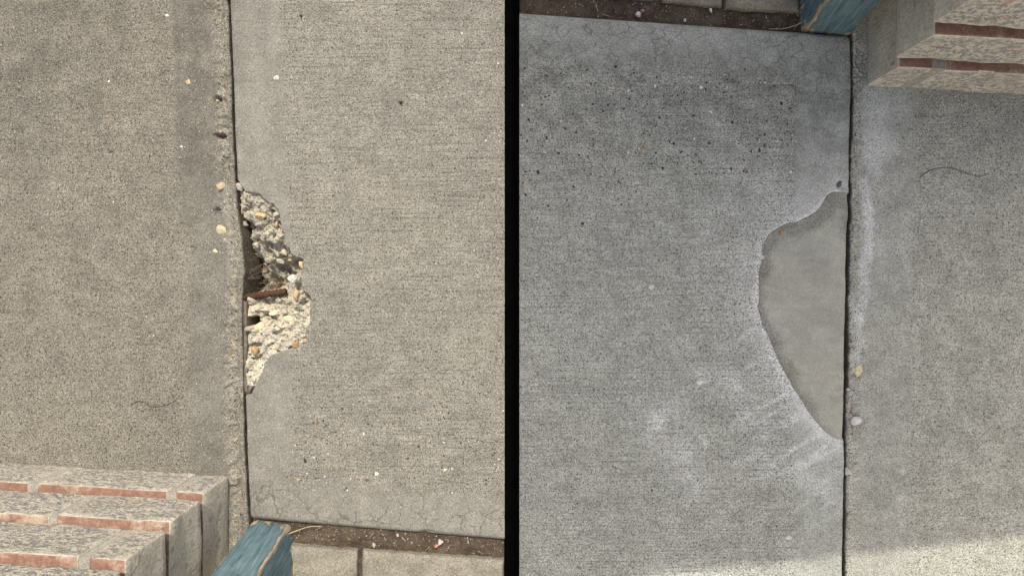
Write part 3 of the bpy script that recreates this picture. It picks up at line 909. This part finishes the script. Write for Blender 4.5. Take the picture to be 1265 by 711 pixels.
def stone(parent, ix, iy, z, rx, ry, rz, rot, col, label=None):
    """ix,iy: pixel at height z; radii in px"""
    STONE_N[0] += 1
    bm = stone_bm(900 + STONE_N[0], 3)
    me = bpy.data.meshes.new('stone')
    p = Vector(I(ix, iy, z))
    mtx = Matrix.Translation(p) @ Matrix.Rotation(math.radians(rot), 4, 'Z') @ Matrix.Diagonal((rx * S, ry * S, rz * S, 1))
    bm.transform(mtx)
    bm.to_mesh(me); bm.free()
    at = me.attributes.new('col', 'FLOAT_COLOR', 'POINT')
    at.data.foreach_set('color', np.tile(np.array([*col, 1.0], np.float32), len(me.vertices)))
    for pl in me.polygons: pl.use_smooth = True
    me.materials.append(M_STONE)
    o = link(bpy.data.objects.new('stone', me), parent)
    if label: o['label'] = label
    return o


TAN = (0.50, 0.37, 0.21); CREAM = (0.60, 0.52, 0.34); GREY = (0.37, 0.35, 0.29); DARK = (0.07, 0.068, 0.062)
BROWN = (0.27, 0.155, 0.075); WHITE = (0.56, 0.54, 0.47); ORANGE = (0.48, 0.28, 0.13); SLATE = (0.15, 0.15, 0.14); BEIGE = (0.48, 0.43, 0.33)
for a in ((322, 267, -4, 7.5, 6, 6, 20, TAN, 'tan pebble standing out of the broken face'), (296, 231, -2, 5, 7.5, 4, 25, GREY), (306, 242, -3, 5, 4, 4, 0, GREY),
          (336, 259, -1, 3.5, 3, 3, 0, DARK), (341, 265, -1, 4, 3.5, 3, 0, GREY), (312, 268, -6, 5, 3.5, 3, 10, SLATE), (330, 290, -6, 6, 5, 5, 15, GREY),
          (342, 277, -2, 3, 4.5, 3, 10, (0.38, 0.28, 0.16)), (339, 289, -4, 2.2, 5.5, 4, 0, SLATE), (350, 303, -1, 2.6, 3, 2.5, 0, DARK), (351, 311, -2, 4, 6, 4, 12, BEIGE),
          (347, 323, -7, 6, 3.5, 4, -20, GREY), (331, 321, -15, 6, 4, 5, -15, GREY), (343, 314, -7, 3, 4, 3, 0, GREY), (358, 321, -2, 2.5, 2, 2, 0, TAN),
          (372, 327, 0, 3.5, 6, 3.5, 10, (0.56, 0.42, 0.27)), (361, 344, 1, 6.5, 6, 6, 0, WHITE, 'white pebble on the right rim of the hole'),
          (366, 365, -1, 4.5, 8, 5, 0, (0.40, 0.31, 0.19)), (314.5, 432, -4, 5, 7.5, 4, -18, (0.40, 0.27, 0.13)), (341.5, 430, -2, 2.6, 2.8, 2, 0, (0.42, 0.30, 0.17)),
          (366, 425, -0.6, 4.5, 5.2, 3, -25, (0.36, 0.20, 0.08), 'brown pebble at the lower rim of the hole'), (377, 420, -0.5, 3.2, 3.0, 2.2, 0, ORANGE),
          (305, 455, -3, 3, 4.5, 3, 0, SLATE), (314, 470, -1.5, 2.6, 3.6, 2.2, 20, GREY), (309, 481, -2.5, 3.2, 6.5, 3, -22, (0.12, 0.115, 0.10)), (316, 478, -1, 1.6, 3, 1.8, 0, SLATE),
          (298, 262, -13, 5, 6, 5, 0, BEIGE), (302, 276, -15, 6, 4, 4, -40, GREY), (317, 302, -17, 4, 5, 4, 0, GREY), (333, 410, -7, 7.5, 6, 4, 25, GREY),
          (352, 385, -9, 5, 4, 4, 0, GREY), (322, 405, -10, 7, 9, 5, 10, CREAM), (338, 387, -12, 6, 4, 4, 0, CREAM), (356, 394, -7, 7, 6, 4, 10, CREAM)):
    stone(SL2, *a)
for a in ((272.5, 230, -1.0, 7.2, 6.2, 2.8, 10, (0.38, 0.31, 0.21)), (274, 284, -0.8, 6.8, 9.2, 2.6, 12, (0.44, 0.38, 0.25), 'large cream stone set in the crumbled edge'),
          (275, 262, -2, 2.8, 3.8, 2.4, 0, SLATE), (233, 102, -0.8, 3.6, 4.4, 2, 20, (0.46, 0.33, 0.21)), (133, 144, -0.6, 2, 2.2, 1.6, 0, ORANGE),
          (135, 101, -0.6, 2, 2.3, 1.6, 0, WHITE), (207, 20, -0.5, 2.6, 2.4, 1.6, 0, WHITE), (269, 125, -2.5, 2.4, 2.2, 1.6, 0, (0.44, 0.30, 0.18)),
          (273, 163, -2.5, 2.4, 2.4, 1.6, 0, (0.42, 0.28, 0.17)), (266, 310, -0.8, 4, 3, 1.5, 0, CREAM), (278, 296, -0.9, 3, 3, 1.5, 0, GREY),
          (225, 181, -0.7, 2.5, 2.2, 1.3, 0, WHITE), (285, 436, -1.2, 1.8, 4, 1.6, 0, BROWN)):
    stone(SL1, *a)
for a in ((1061, 457, -0.4, 5.5, 9.5, 2.8, -14, (0.63, 0.55, 0.36), 'cream stone set in the shaded slab edge'), (1058, 520, -0.4, 8, 6.5, 3.0, 10, (0.55, 0.54, 0.52)),
          (1056, 505, -1, 7, 4, 2.5, 25, (0.34, 0.32, 0.29)), (1048, 481, -1, 3, 1.8, 2, 0, (0.5, 0.5, 0.5)), (1047, 582, 0, 4.5, 6.5, 4, 0, (0.46, 0.45, 0.42)),
          (1057, 590, -0.7, 6, 3.2, 2.2, 15, (0.42, 0.40, 0.36)), (1056, 637, -0.7, 3.2, 3, 1.8, 0, (0.42, 0.30, 0.19)), (1097, 670, -0.7, 2.6, 3.4, 1.6, 0, (0.45, 0.31, 0.22)),
          (1229, 638, -0.6, 2.2, 2.1, 1.6, 0, (0.44, 0.29, 0.15)), (1053, 598, -1, 2.5, 2.2, 1.8, 0, ORANGE), (1060, 300, -1, 4.5, 3.2, 2.2, 0, GREY), (1057, 282, -1.2, 3.4, 5, 2.2, 0, GREY)):
    stone(SR2, *a)
for a in ((1037, 227, -0.5, 3.2, 5.8, 2.2, -28, (0.10, 0.10, 0.095), 'dark oval stone just above the mortar patch'), (966, 288, -0.6, 4, 4, 2.4, 0, (0.38, 0.24, 0.15)),
          (941, 318, -0.4, 3.6, 3.4, 1.8, 0, WHITE), (865, 472, -0.3, 5.0, 3.6, 1.2, 20, (0.62, 0.62, 0.61)), (974, 663, -0.4, 4.6, 3.4, 1.4, 0, (0.5, 0.49, 0.46)),
          (805, 355, -0.4, 5, 4.5, 1.2, 0, (0.52, 0.52, 0.50)), (797, 184.5, -0.6, 3, 2.6, 1.6, 0, (0.33, 0.22, 0.10)), (866, 201, -0.6, 2.8, 3, 1.6, 0, (0.10, 0.17, 0.18)),
          (665, 213, -0.5, 3.2, 3.4, 1.6, 0, (0.05, 0.045, 0.04)), (719, 276, -0.5, 3, 2.4, 1.6, 0, (0.04, 0.04, 0.04)), (976, 102.5, -0.6, 3, 2.8, 1.6, 0, (0.36, 0.25, 0.15)),
          (965, 128, -0.6, 3, 3.6, 1.6, 0, (0.03, 0.03, 0.03)), (944, 180, -0.6, 2.6, 3.8, 1.6, -25, (0.12, 0.08, 0.06)), (935, 172, -0.6, 1.8, 4.2, 1.6, 25, (0.10, 0.08, 0.06)),  # near-black stones stand for shaded pits
          (878, 138.5, -0.3, 3.2, 1.8, 1.6, -35, WHITE), (866, 108, -0.4, 3.0, 3.4, 1.6, 0, (0.58, 0.58, 0.56)), (680, 151, -0.6, 5.5, 2.4, 1.4, -5, (0.18, 0.165, 0.13)),
          (699, 144, -0.6, 2.4, 3.4, 1.4, 0, (0.20, 0.165, 0.12)), (675, 171, -0.6, 2.3, 3.4, 1.4, 0, (0.07, 0.06, 0.05)), (690, 189, -0.6, 2.5, 2, 1.4, 0, (0.03, 0.03, 0.03)),
          (805, 605, -0.5, 2.6, 2.2, 1.4, 0, (0.05, 0.05, 0.05)), (931, 112, -0.6, 5, 2.4, 1.4, -20, (0.24, 0.21, 0.17)), (919, 165, -0.6, 4, 2.4, 1.4, 8, (0.19, 0.165, 0.13)),
          (777, 112, -0.6, 3, 2, 1.4, 20, (0.50, 0.46, 0.38)), (715, 700, -0.6, 4, 1.8, 1.4, -10, SLATE), (644, 231, -0.6, 2.2, 4, 1.4, 0, (0.22, 0.18, 0.12))):
    stone(SR1, *a)
for a in ((392.5, 521, -0.5, 2.8, 3.2, 1.4, 0, (0.20, 0.10, 0.05)), (402.5, 525, -0.5, 2, 4.2, 1.4, 25, (0.08, 0.07, 0.055)), (377, 568, -0.6, 3, 3.8, 1.6, 15, (0.05, 0.045, 0.04)),
          (405.5, 580.5, -0.6, 5, 2.5, 1.4, -35, (0.17, 0.15, 0.12)), (465.5, 584.5, -0.3, 3.6, 3, 1.8, 15, WHITE), (461, 500, -0.6, 3.4, 2.6, 1.4, 20, (0.12, 0.16, 0.18)),
          (526.5, 511.5, -0.6, 2.8, 2.4, 1.4, 0, (0.34, 0.22, 0.16)), (381, 538.5, -0.6, 2.4, 2.2, 1.4, 0, (0.40, 0.26, 0.14)), (405, 560.5, -0.5, 2.4, 2.2, 1.4, 0, (0.55, 0.40, 0.20)),
          (368.5, 591.5, -0.6, 2.5, 2.4, 1.4, 0, (0.45, 0.30, 0.14)), (600, 597, -0.6, 2.6, 2.4, 1.4, 0, (0.08, 0.08, 0.075)), (428, 602.5, -0.5, 3, 1.8, 1.4, 0, (0.06, 0.06, 0.055)),
          (549.5, 580.5, -0.4, 3.8, 1.9, 1.6, 25, (0.52, 0.44, 0.30)), (342, 96, -0.2, 4.6, 4.2, 2.4, 0, WHITE), (333, 73, -0.4, 4, 3.8, 1, 0, (0.22, 0.185, 0.135)),
          (337.5, 130, -0.5, 3, 3, 1, 0, (0.24, 0.205, 0.155)), (571, 42, -0.3, 2.4, 2.2, 1.8, 0, WHITE), (615.5, 79, -0.3, 2.2, 2, 1.6, 0, WHITE), (540, 670 - 60, -0.5, 2, 1.6, 1, 0, SLATE),
          (454, 593, -0.5, 2.6, 2.2, 1.4, 0, (0.09, 0.085, 0.08)), (495, 126.5, -0.4, 2.8, 1.9, 1.3, -8, (0.02, 0.02, 0.02)), (372, 19.5, -0.4, 2.4, 1.7, 1.3, -8, (0.03, 0.03, 0.03)),  # near-black stones sit in the dents, standing for their shade
          (600.5, 174, -0.3, 2, 1.8, 1.5, 0, WHITE), (415, 533, -0.5, 3.6, 1.4, 1, 10, (0.06, 0.055, 0.05)), (461, 548.5, -0.5, 3.4, 1.6, 1, -25, (0.05, 0.05, 0.045))):
    stone(SL2, *a)


def chips(parent, boxes, seed, name='exposed_aggregate', pal=None):
    """many small grains: exposed sand and gravel, and dark stand-ins for shaded pits, one joined part"""
    r = random.Random(seed)
    protos = []
    for k in range(8):
        bm = stone_bm(3000 + k, 1, 0.4)
        bm.verts.ensure_lookup_table()
        protos.append((np.array([v_.co[:] for v_ in bm.verts]), np.array([[v_.index for v_ in f.verts] for f in bm.faces])))
        bm.free()
    V = []; F = []; C = []; n = 0
    pal = pal or [DARK, DARK, SLATE, (0.05, 0.04, 0.035), (0.18, 0.15, 0.11), (0.30, 0.22, 0.14), (0.55, 0.53, 0.48), (0.62, 0.60, 0.55), (0.40, 0.28, 0.17), (0.12, 0.11, 0.10)]
    for (x0, y0, x1, y1, cnt, rmin, rmax) in boxes:
        for _ in range(cnt):
            x = r.uniform(x0, x1); y = r.uniform(y0, y1)
            if parent is SL2 and (sdist(RIM, np.array([x]), np.array([y]))[0] > -6 or y > yb(x) - 6): continue
            if parent is SR1 and (sdist(PATCH, np.array([x]), np.array([y]))[0] > -6 or y < yt(x) + 6): continue
            pv, pf = protos[r.randrange(8)]
            rad = rmin + (rmax - rmin) * r.random() ** 2
            a = r.uniform(0, 6.28); el = r.uniform(0.55, 1.0)
            rot = np.array([[math.cos(a), -math.sin(a), 0], [math.sin(a), math.cos(a), 0], [0, 0, 1]])
            q = (pv * np.array([rad, rad * el, 0.8 * min(rad, 1.2)])) @ rot.T
            V.append((q + np.array([x - CX, CY - y, -0.25 * min(rad, 1.2)])) * S); F.append(pf + n); n += len(pv)
            C.append(np.tile(np.array([*r.choice(pal), 1.0]), (len(pv), 1)))
    V = np.concatenate(V); F = np.concatenate(F); C = np.concatenate(C)
    me = bpy.data.meshes.new(name); me.from_pydata(V.tolist(), [], F.tolist())
    at = me.attributes.new('col', 'FLOAT_COLOR', 'POINT'); at.data.foreach_set('color', C.astype(np.float32).ravel())
    me.materials.append(M_STONE)
    o = link(bpy.data.objects.new(name, me), parent); o['kind'] = 'stuff'
    return o


chips(SL1, [(2, 2, 262, 560, 160, 0.5, 1.5)], 1)
chips(SL2, [(350, 490, 622, 610, 170, 0.7, 2.4), (350, 2, 622, 490, 200, 0.5, 1.5), (575, 60, 622, 400, 40, 0.6, 1.6), (308, 500, 350, 640, 20, 0.5, 1.3)], 2)
chips(SR1, [(643, 80, 985, 215, 330, 0.7, 2.7), (643, 215, 935, 700, 240, 0.5, 1.5), (985, 60, 1045, 235, 20, 0.5, 1.4)], 3)
PIT_SHADE = [(0.02, 0.02, 0.02), (0.03, 0.028, 0.025), (0.06, 0.05, 0.04), (0.10, 0.08, 0.06)]  # raised grains whose near-black colour stands for shade inside pits
chips(SR1, [(643, 75, 830, 260, 190, 0.9, 3.0), (830, 90, 985, 215, 100, 0.9, 3.0), (643, 300, 930, 680, 90, 0.7, 1.7)], 5, 'pit_shade_grains', PIT_SHADE)
chips(SL2, [(352, 500, 622, 605, 90, 0.9, 2.8), (352, 2, 622, 500, 90, 0.7, 1.6)], 6, 'pit_shade_grains', PIT_SHADE)
chips(SR2, [(1075, 125, 1262, 705, 130, 0.5, 1.5)], 4)

# --- rebar bridging the hole
b = bmesh.new()
p0 = Vector(I(297.5, 367.5, -13)); p1 = Vector(I(353, 360, -11))
ax = (p1 - p0).normalized(); L = (p1 - p0).length
aa = ax.orthogonal().normalized(); bb = ax.cross(aa)
rings = []; N = 130; SEG = 14
for i in range(N + 1):
    ring = []
    for k in range(SEG):
        th = 2 * math.pi * k / SEG
        ph = (i / N * L / S) / 5.0 + th / math.pi * 0.35
        rib = 0.9 * max(0.0, math.cos(2 * math.pi * ph)) ** 3 + (0.35 if k in (0, 7) else 0)
        rr = (4.0 + rib + 0.12 * math.sin(i * 1.7 + k * 2.1)) * S
        ring.append(b.verts.new(p0 + ax * (L * i / N) + (aa * math.cos(th) + bb * math.sin(th)) * rr))
    rings.append(ring)
for r0, r1 in zip(rings[:-1], rings[1:]):
    for k in range(SEG): b.faces.new([r0[k], r0[(k + 1) % SEG], r1[(k + 1) % SEG], r1[k]])
b.faces.new(rings[0][::-1]); b.faces.new(rings[-1])
ro = bm_obj('reinforcing_bar', b, M_RUST, SL2, smooth=True)
ro['label'] = 'rusty ribbed steel bar crossing the hole'

# --- leaf litter and rootlets at the bottom of the hole
r = random.Random(12)
V = []; F = []; C = []
def litter_tube(pts, rad, col):
    bm = bmesh.new(); add_tube(bm, pts, rad, 5)
    bm.verts.ensure_lookup_table(); bm.verts.index_update()
    o = len(V)
    for v_ in bm.verts: V.append(v_.co[:]); C.append((*col, 1))
    for f in bm.faces: F.append([o + v_.index for v_ in f.verts])
    bm.free()
for k in range(120):
    x = r.uniform(302, 350); y = r.uniform(314, 392 if x < 312 else 360); z = r.uniform(-45, -36) + (8 if k < 20 else 0)
    a = r.uniform(0, 6.28); ln = r.uniform(4, 17 if k < 50 else 10)
    cu = r.uniform(-.8, .8); pts = []
    for j in range(6):
        t = j / 5 - 0.5
        pts.append(W(x + math.cos(a + cu * t) * ln * t, y + math.sin(a + cu * t) * ln * t, z + r.uniform(-1, 1) + 3 * t * math.sin(k)))
    litter_tube(pts, r.uniform(0.18, 0.55) * S, r.choice([(0.12, 0.075, 0.045), (0.17, 0.11, 0.065), (0.09, 0.055, 0.035), (0.26, 0.20, 0.14), (0.07, 0.045, 0.03)]))
for k in range(7):                                    # pale rootlets reaching out of the joint
    x = 300 + r.uniform(-1, 3); y = r.uniform(308, 345); a = r.uniform(-1.0, 1.2); pts = []
    for j in range(8):
        t = j / 7
        pts.append(W(x + t * r.uniform(12, 18) * math.cos(a) + r.uniform(-.5, .5), y + t * 14 * math.sin(a) + r.uniform(-.6, .6), -12 - 10 * t * t + 3 * math.sin(t * 3 + k)))
    litter_tube(pts, 0.11 * S, (0.36, 0.30, 0.23))
for k in range(60):                                   # bits of dead leaf
    x = r.uniform(303, 349); y = r.uniform(316, 360); z = r.uniform(-44, -37); a = r.uniform(0, 6.28); l1, l2 = r.uniform(2, 5), r.uniform(1, 2.6)
    o = len(V); col = r.choice([(0.13, 0.075, 0.045), (0.19, 0.115, 0.07), (0.09, 0.055, 0.035), (0.22, 0.155, 0.10)])
    for sx, sy in ((-1, 0), (-.2, -1), (1, -.2), (.3, 1)):
        V.append(W(x + math.cos(a) * sx * l1 - math.sin(a) * sy * l2, y + math.sin(a) * sx * l1 + math.cos(a) * sy * l2, z + r.uniform(-1.5, 1.5))); C.append((*col, 1))
    for dz in range(4):
        q = V[o + dz]; V.append((q[0], q[1], q[2] - 0.0005)); C.append((*col, 1))
    F.extend([[o, o + 1, o + 2, o + 3], [o + 7, o + 6, o + 5, o + 4]] + [[o + j, o + 4 + j, o + 4 + (j + 1) % 4, o + (j + 1) % 4] for j in range(4)])
me = bpy.data.meshes.new('leaf_litter'); me.from_pydata(V, [], F)
at = me.attributes.new('col', 'FLOAT_COLOR', 'POINT'); at.data.foreach_set('color', np.array(C, np.float32).ravel())
me.materials.append(M_LITTER)
tag(link(bpy.data.objects.new('leaf_litter', me)), 'dry brown leaf litter and rootlets at the bottom of the hole', 'leaf litter', kind='stuff')


# ---------------------------------------------------------------- loose things on the soil
def straw(label, pts, rad=0.55):
    b = bmesh.new()
    P = [Vector(p) for p in pts]; out = []
    for i in range(len(P) - 1):
        a0 = P[max(i - 1, 0)]; a1 = P[i]; a2 = P[i + 1]; a3 = P[min(i + 2, len(P) - 1)]
        for k in range(5):
            t = k / 5
            out.append(0.5 * ((2 * a1) + (a2 - a0) * t + (2 * a0 - 5 * a1 + 4 * a2 - a3) * t * t + (3 * a1 - a0 - 3 * a2 + a3) * t ** 3))
    out.append(P[-1])
    add_tube(b, out, rad * S, 6, 0.5)
    return tag(bm_obj('dry_straw', b, M_STRAW, smooth=True), label, 'straw')


straw('pale bent straw arching from the sunlit blue post to the slab edge', [I(352, 661, -5), I(366, 655, -3), I(382, 650, 0), I(397, 649.5, 0.6)])
straw('pale straw lying against the sunlit blue post face', [I(266, 702, 62), I(278, 706, 57), I(292, 709.5, 52)], 0.5)
straw('pale straw leaning from the shaded soil to the post', [I(950, 36, -8), I(968, 35.5, -6), I(984, 31, -4), I(998, 24, 4)])
hair1 = straw('thin dark rootlet curling on the sandy slab below the sunlit wall', [W(163, 499, .4), W(172, 495, .7), W(182, 498, .5), W(187, 502, .4), W(200, 501, .7), W(214, 496, .6), W(221, 490, .4)], 0.5)
hair2 = straw('thin dark rootlet curling on the sandy slab by the shaded wall', [W(1136, 219, .4), W(1150, 210, .7), W(1172, 207, .5), W(1190, 213, .7), W(1210, 218, .5), W(1222, 213, .4)], 0.45)
for h_ in (hair1, hair2):
    h_.name = 'rootlet'; h_['category'] = 'rootlet'; h_.data.materials.clear(); h_.data.materials.append(M_ROOT)
b = bmesh.new()
r = random.Random(5)
sx0, sy0 = 289, 671
for k in range(14):
    a = r.uniform(0, 6.28); l = r.uniform(5, 11)
    add_tube(b, [I(sx0, sy0, 30), I(sx0 + math.cos(a) * l * .5, sy0 + math.sin(a) * l * .5, 31 + r.uniform(-1, 1)), I(sx0 + math.cos(a) * l, sy0 + math.sin(a) * l, 30 + r.uniform(-1, 2))], 0.22 * S, 4, 0.6)
tag(bm_obj('seed_tuft', b, M_STRAW), 'pale feathery seed tuft caught between the sunlit brick end and the blue post', 'seed tuft')
b = bmesh.new()
sx0, sy0 = 1064, 6
for k in range(14):
    a = r.uniform(0, 6.28); l = r.uniform(5, 11)
    add_tube(b, [I(sx0, sy0, 54), I(sx0 + math.cos(a) * l * .5, sy0 + math.sin(a) * l * .5, 54.6 + r.uniform(-1, 1)), I(sx0 + math.cos(a) * l, sy0 + math.sin(a) * l, 54 + r.uniform(-1, 2))], 0.22 * S, 4, 0.6)
tag(bm_obj('seed_tuft', b, M_STRAW), 'pale feathery seed tuft stuck to the shaded blue post', 'seed tuft')


def litter_bits(name, box, seed, label, cnt, zc):
    r = random.Random(seed); V = []; F = []; C = []
    x0, y0f, x1, y1f = box
    for k in range(cnt):
        x = r.uniform(x0, x1); y = r.uniform(y0f(x), y1f(x)); a = r.uniform(0, 6.28); l1 = r.uniform(1.5, 6) if r.random() < .07 else r.uniform(.35, 1.2); l2 = r.uniform(0.2, 0.45); z = zc + r.uniform(0.5, 2.5)
        col = r.choice([(0.30, 0.26, 0.20), (0.45, 0.41, 0.34), (0.20, 0.15, 0.10), (0.30, 0.27, 0.23), (0.14, 0.10, 0.07), (0.24, 0.20, 0.15)])
        o = len(V); tz = r.uniform(-.6, .6)
        for s_, u_ in ((-1, -1), (1, -1), (1, 1), (-1, 1)):
            for zz in (0, 0.7):
                V.append(W(x + math.cos(a) * s_ * l1 - math.sin(a) * u_ * l2, y + math.sin(a) * s_ * l1 + math.cos(a) * u_ * l2, z + zz + tz * s_)); C.append((*col, 1))
        F.extend([[o + 1, o + 3, o + 5, o + 7], [o + 6, o + 4, o + 2, o]] + [[o + 2 * j, o + 2 * ((j + 1) % 4), o + 2 * ((j + 1) % 4) + 1, o + 2 * j + 1] for j in range(4)])
    me = bpy.data.meshes.new(name); me.from_pydata(V, [], F)
    at = me.attributes.new('col', 'FLOAT_COLOR', 'POINT'); at.data.foreach_set('color', np.array(C, np.float32).ravel())
    me.materials.append(M_LITTER)
    tag(link(bpy.data.objects.new(name, me)), label, 'plant debris', kind='stuff')


litter_bits('plant_debris', (358, lambda x: yb(x) + 3, 621, lambda x: yb(x) + 24), 3, 'scattered straw bits and grit on the sunlit soil', 190, -11)
litter_bits('plant_debris', (644, lambda x: yt(x) - 26, 992, lambda x: yt(x) - 3), 4, 'scattered straw bits and grit on the shaded soil', 150, -11)


def pebble(label, *a):
    o = stone(None, *a); o.name = 'pebble'
    return tag(o, label, 'pebble')


pebble('whitish pebble on the sunlit soil strip', 544, 669, -6, 4.5, 4, 4, 0, (0.40, 0.37, 0.33))
pebble('small reddish pebble beside the whitish one on the sunlit soil', 539, 673.5, -7.5, 3, 2.6, 2.6, 0, (0.42, 0.20, 0.15))
pebble('flat pale chip on the sunlit soil strip', 462, 673, -8, 2.2, 4, 2, 25, (0.40, 0.35, 0.29))
pebble('small white pebble at the buff slab edge', 491.5, 660.5, -6, 2.2, 2.5, 2.2, 0, (0.42, 0.39, 0.35))
pebble('grey-white pebble on the shaded soil strip', 788, 18, -6, 4.6, 4.2, 4, 0, (0.50, 0.50, 0.50))
pebble('small reddish pebble beside the grey-white one on the shaded soil', 793.5, 13.5, -7.5, 3, 2.6, 2.6, 0, (0.40, 0.21, 0.17))
pebble('flat pale chip on the shaded soil strip', 878, 12.5, -8, 2.4, 3.6, 2, 30, (0.52, 0.50, 0.46))
pebble('small white pebble at the grey slab edge', 846, 25.5, -7, 2.2, 2.2, 2.2, 0, (0.58, 0.57, 0.54))

# ---------------------------------------------------------------- unseen board screen, added and shaped to shade the grey pavement
FY = 1.1                                    # metres towards the sun
el, az = math.radians(SUN_EL), math.radians(SUN_AZ)
sv = Vector((math.cos(el) * math.sin(az), math.cos(el) * math.cos(az), math.sin(el)))   # towards the sun


def lift(px, py, y=FY):
    """point of the screen plane whose shadow falls on a pavement pixel"""
    p = Vector(W(px, py)); return p + sv * ((y - p.y) / sv.y)


root = link(bpy.data.objects.new('shade_screen', None)); root.location = (0.6, FY, -0.13)
tag(root, 'unseen tall white board screen added sunward of the grey slab to shade it', 'screen')
inv = Matrix.Translation(-Vector(root.location))
NB = 6
lowy = lambda px: 706 - (px - 848) * 43.0 / 405.0
for k in range(NB):
    pa = 632.0 + k * 112.0; pb = pa + 112.0 + (3 if k < NB - 1 else 0)
    yo = FY if k % 2 == 0 else FY + 0.0255
    b = bmesh.new()
    c8 = []
    for top_ in (0, 1):
        for (px, dy) in ((pa, 0), (pb, 0), (pb, 0.025), (pa, 0.025)):
            t0, t1 = lift(px, lowy(px), yo), lift(px, -300, yo)
            if top_: c8.append((t0.x, yo + dy, t0.z))
            else:
                f = (t1.z + 0.13) / (t0.z - t1.z)
                c8.append((t1.x - (t0.x - t1.x) * f, yo + dy, -0.13))
    hull_box(b, c8)
    o = bm_obj('shade_screen_board', b, M_SHADE_SCREEN, root); o.matrix_parent_inverse = inv
for hz in (0.4, 1.5):
    xo = sv.x / sv.z * hz - sv.x / sv.y * 0
    xa = lift(645, 355).x + (hz - lift(645, 355).z) * sv.x / sv.z; xb = xa + 0.82
    b = bmesh.new()
    hull_box(b, [(xa, FY - 0.04, hz), (xb, FY - 0.04, hz), (xb, FY, hz), (xa, FY, hz), (xa, FY - 0.04, hz + .08), (xb, FY - 0.04, hz + .08), (xb, FY, hz + .08), (xa, FY, hz + .08)])
    o = bm_obj('shade_screen_rail', b, M_SHADE_SCREEN, root); o.matrix_parent_inverse = inv

# unseen white wall added to bounce sun into the shaded half
root = link(bpy.data.objects.new('bounce_wall', None)); root.location = (0.4, -1.5, -0.13)
tag(root, 'unseen white wall with a flat coping, added to bounce light onto the shaded bricks', 'wall')
inv = Matrix.Translation(-Vector(root.location))
for nm, y0, y1, z0, z1, xo in (('bounce_face', -1.7, -1.5, -0.13, 2.1, 0.0), ('bounce_coping', -1.74, -1.46, 2.1, 2.16, 0.03)):
    b = bmesh.new(); xa, xb = -2.4 - xo, 3.2 + xo
    hull_box(b, [(xa, y0, z0), (xb, y0, z0), (xb, y1, z0), (xa, y1, z0), (xa, y0, z1), (xb, y0, z1), (xb, y1, z1), (xa, y1, z1)])
    bmesh.ops.bevel(b, geom=b.edges[:], offset=0.008, segments=2, affect='EDGES')
    o = bm_obj(nm, b, M_BOUNCE, root); o.matrix_parent_inverse = inv
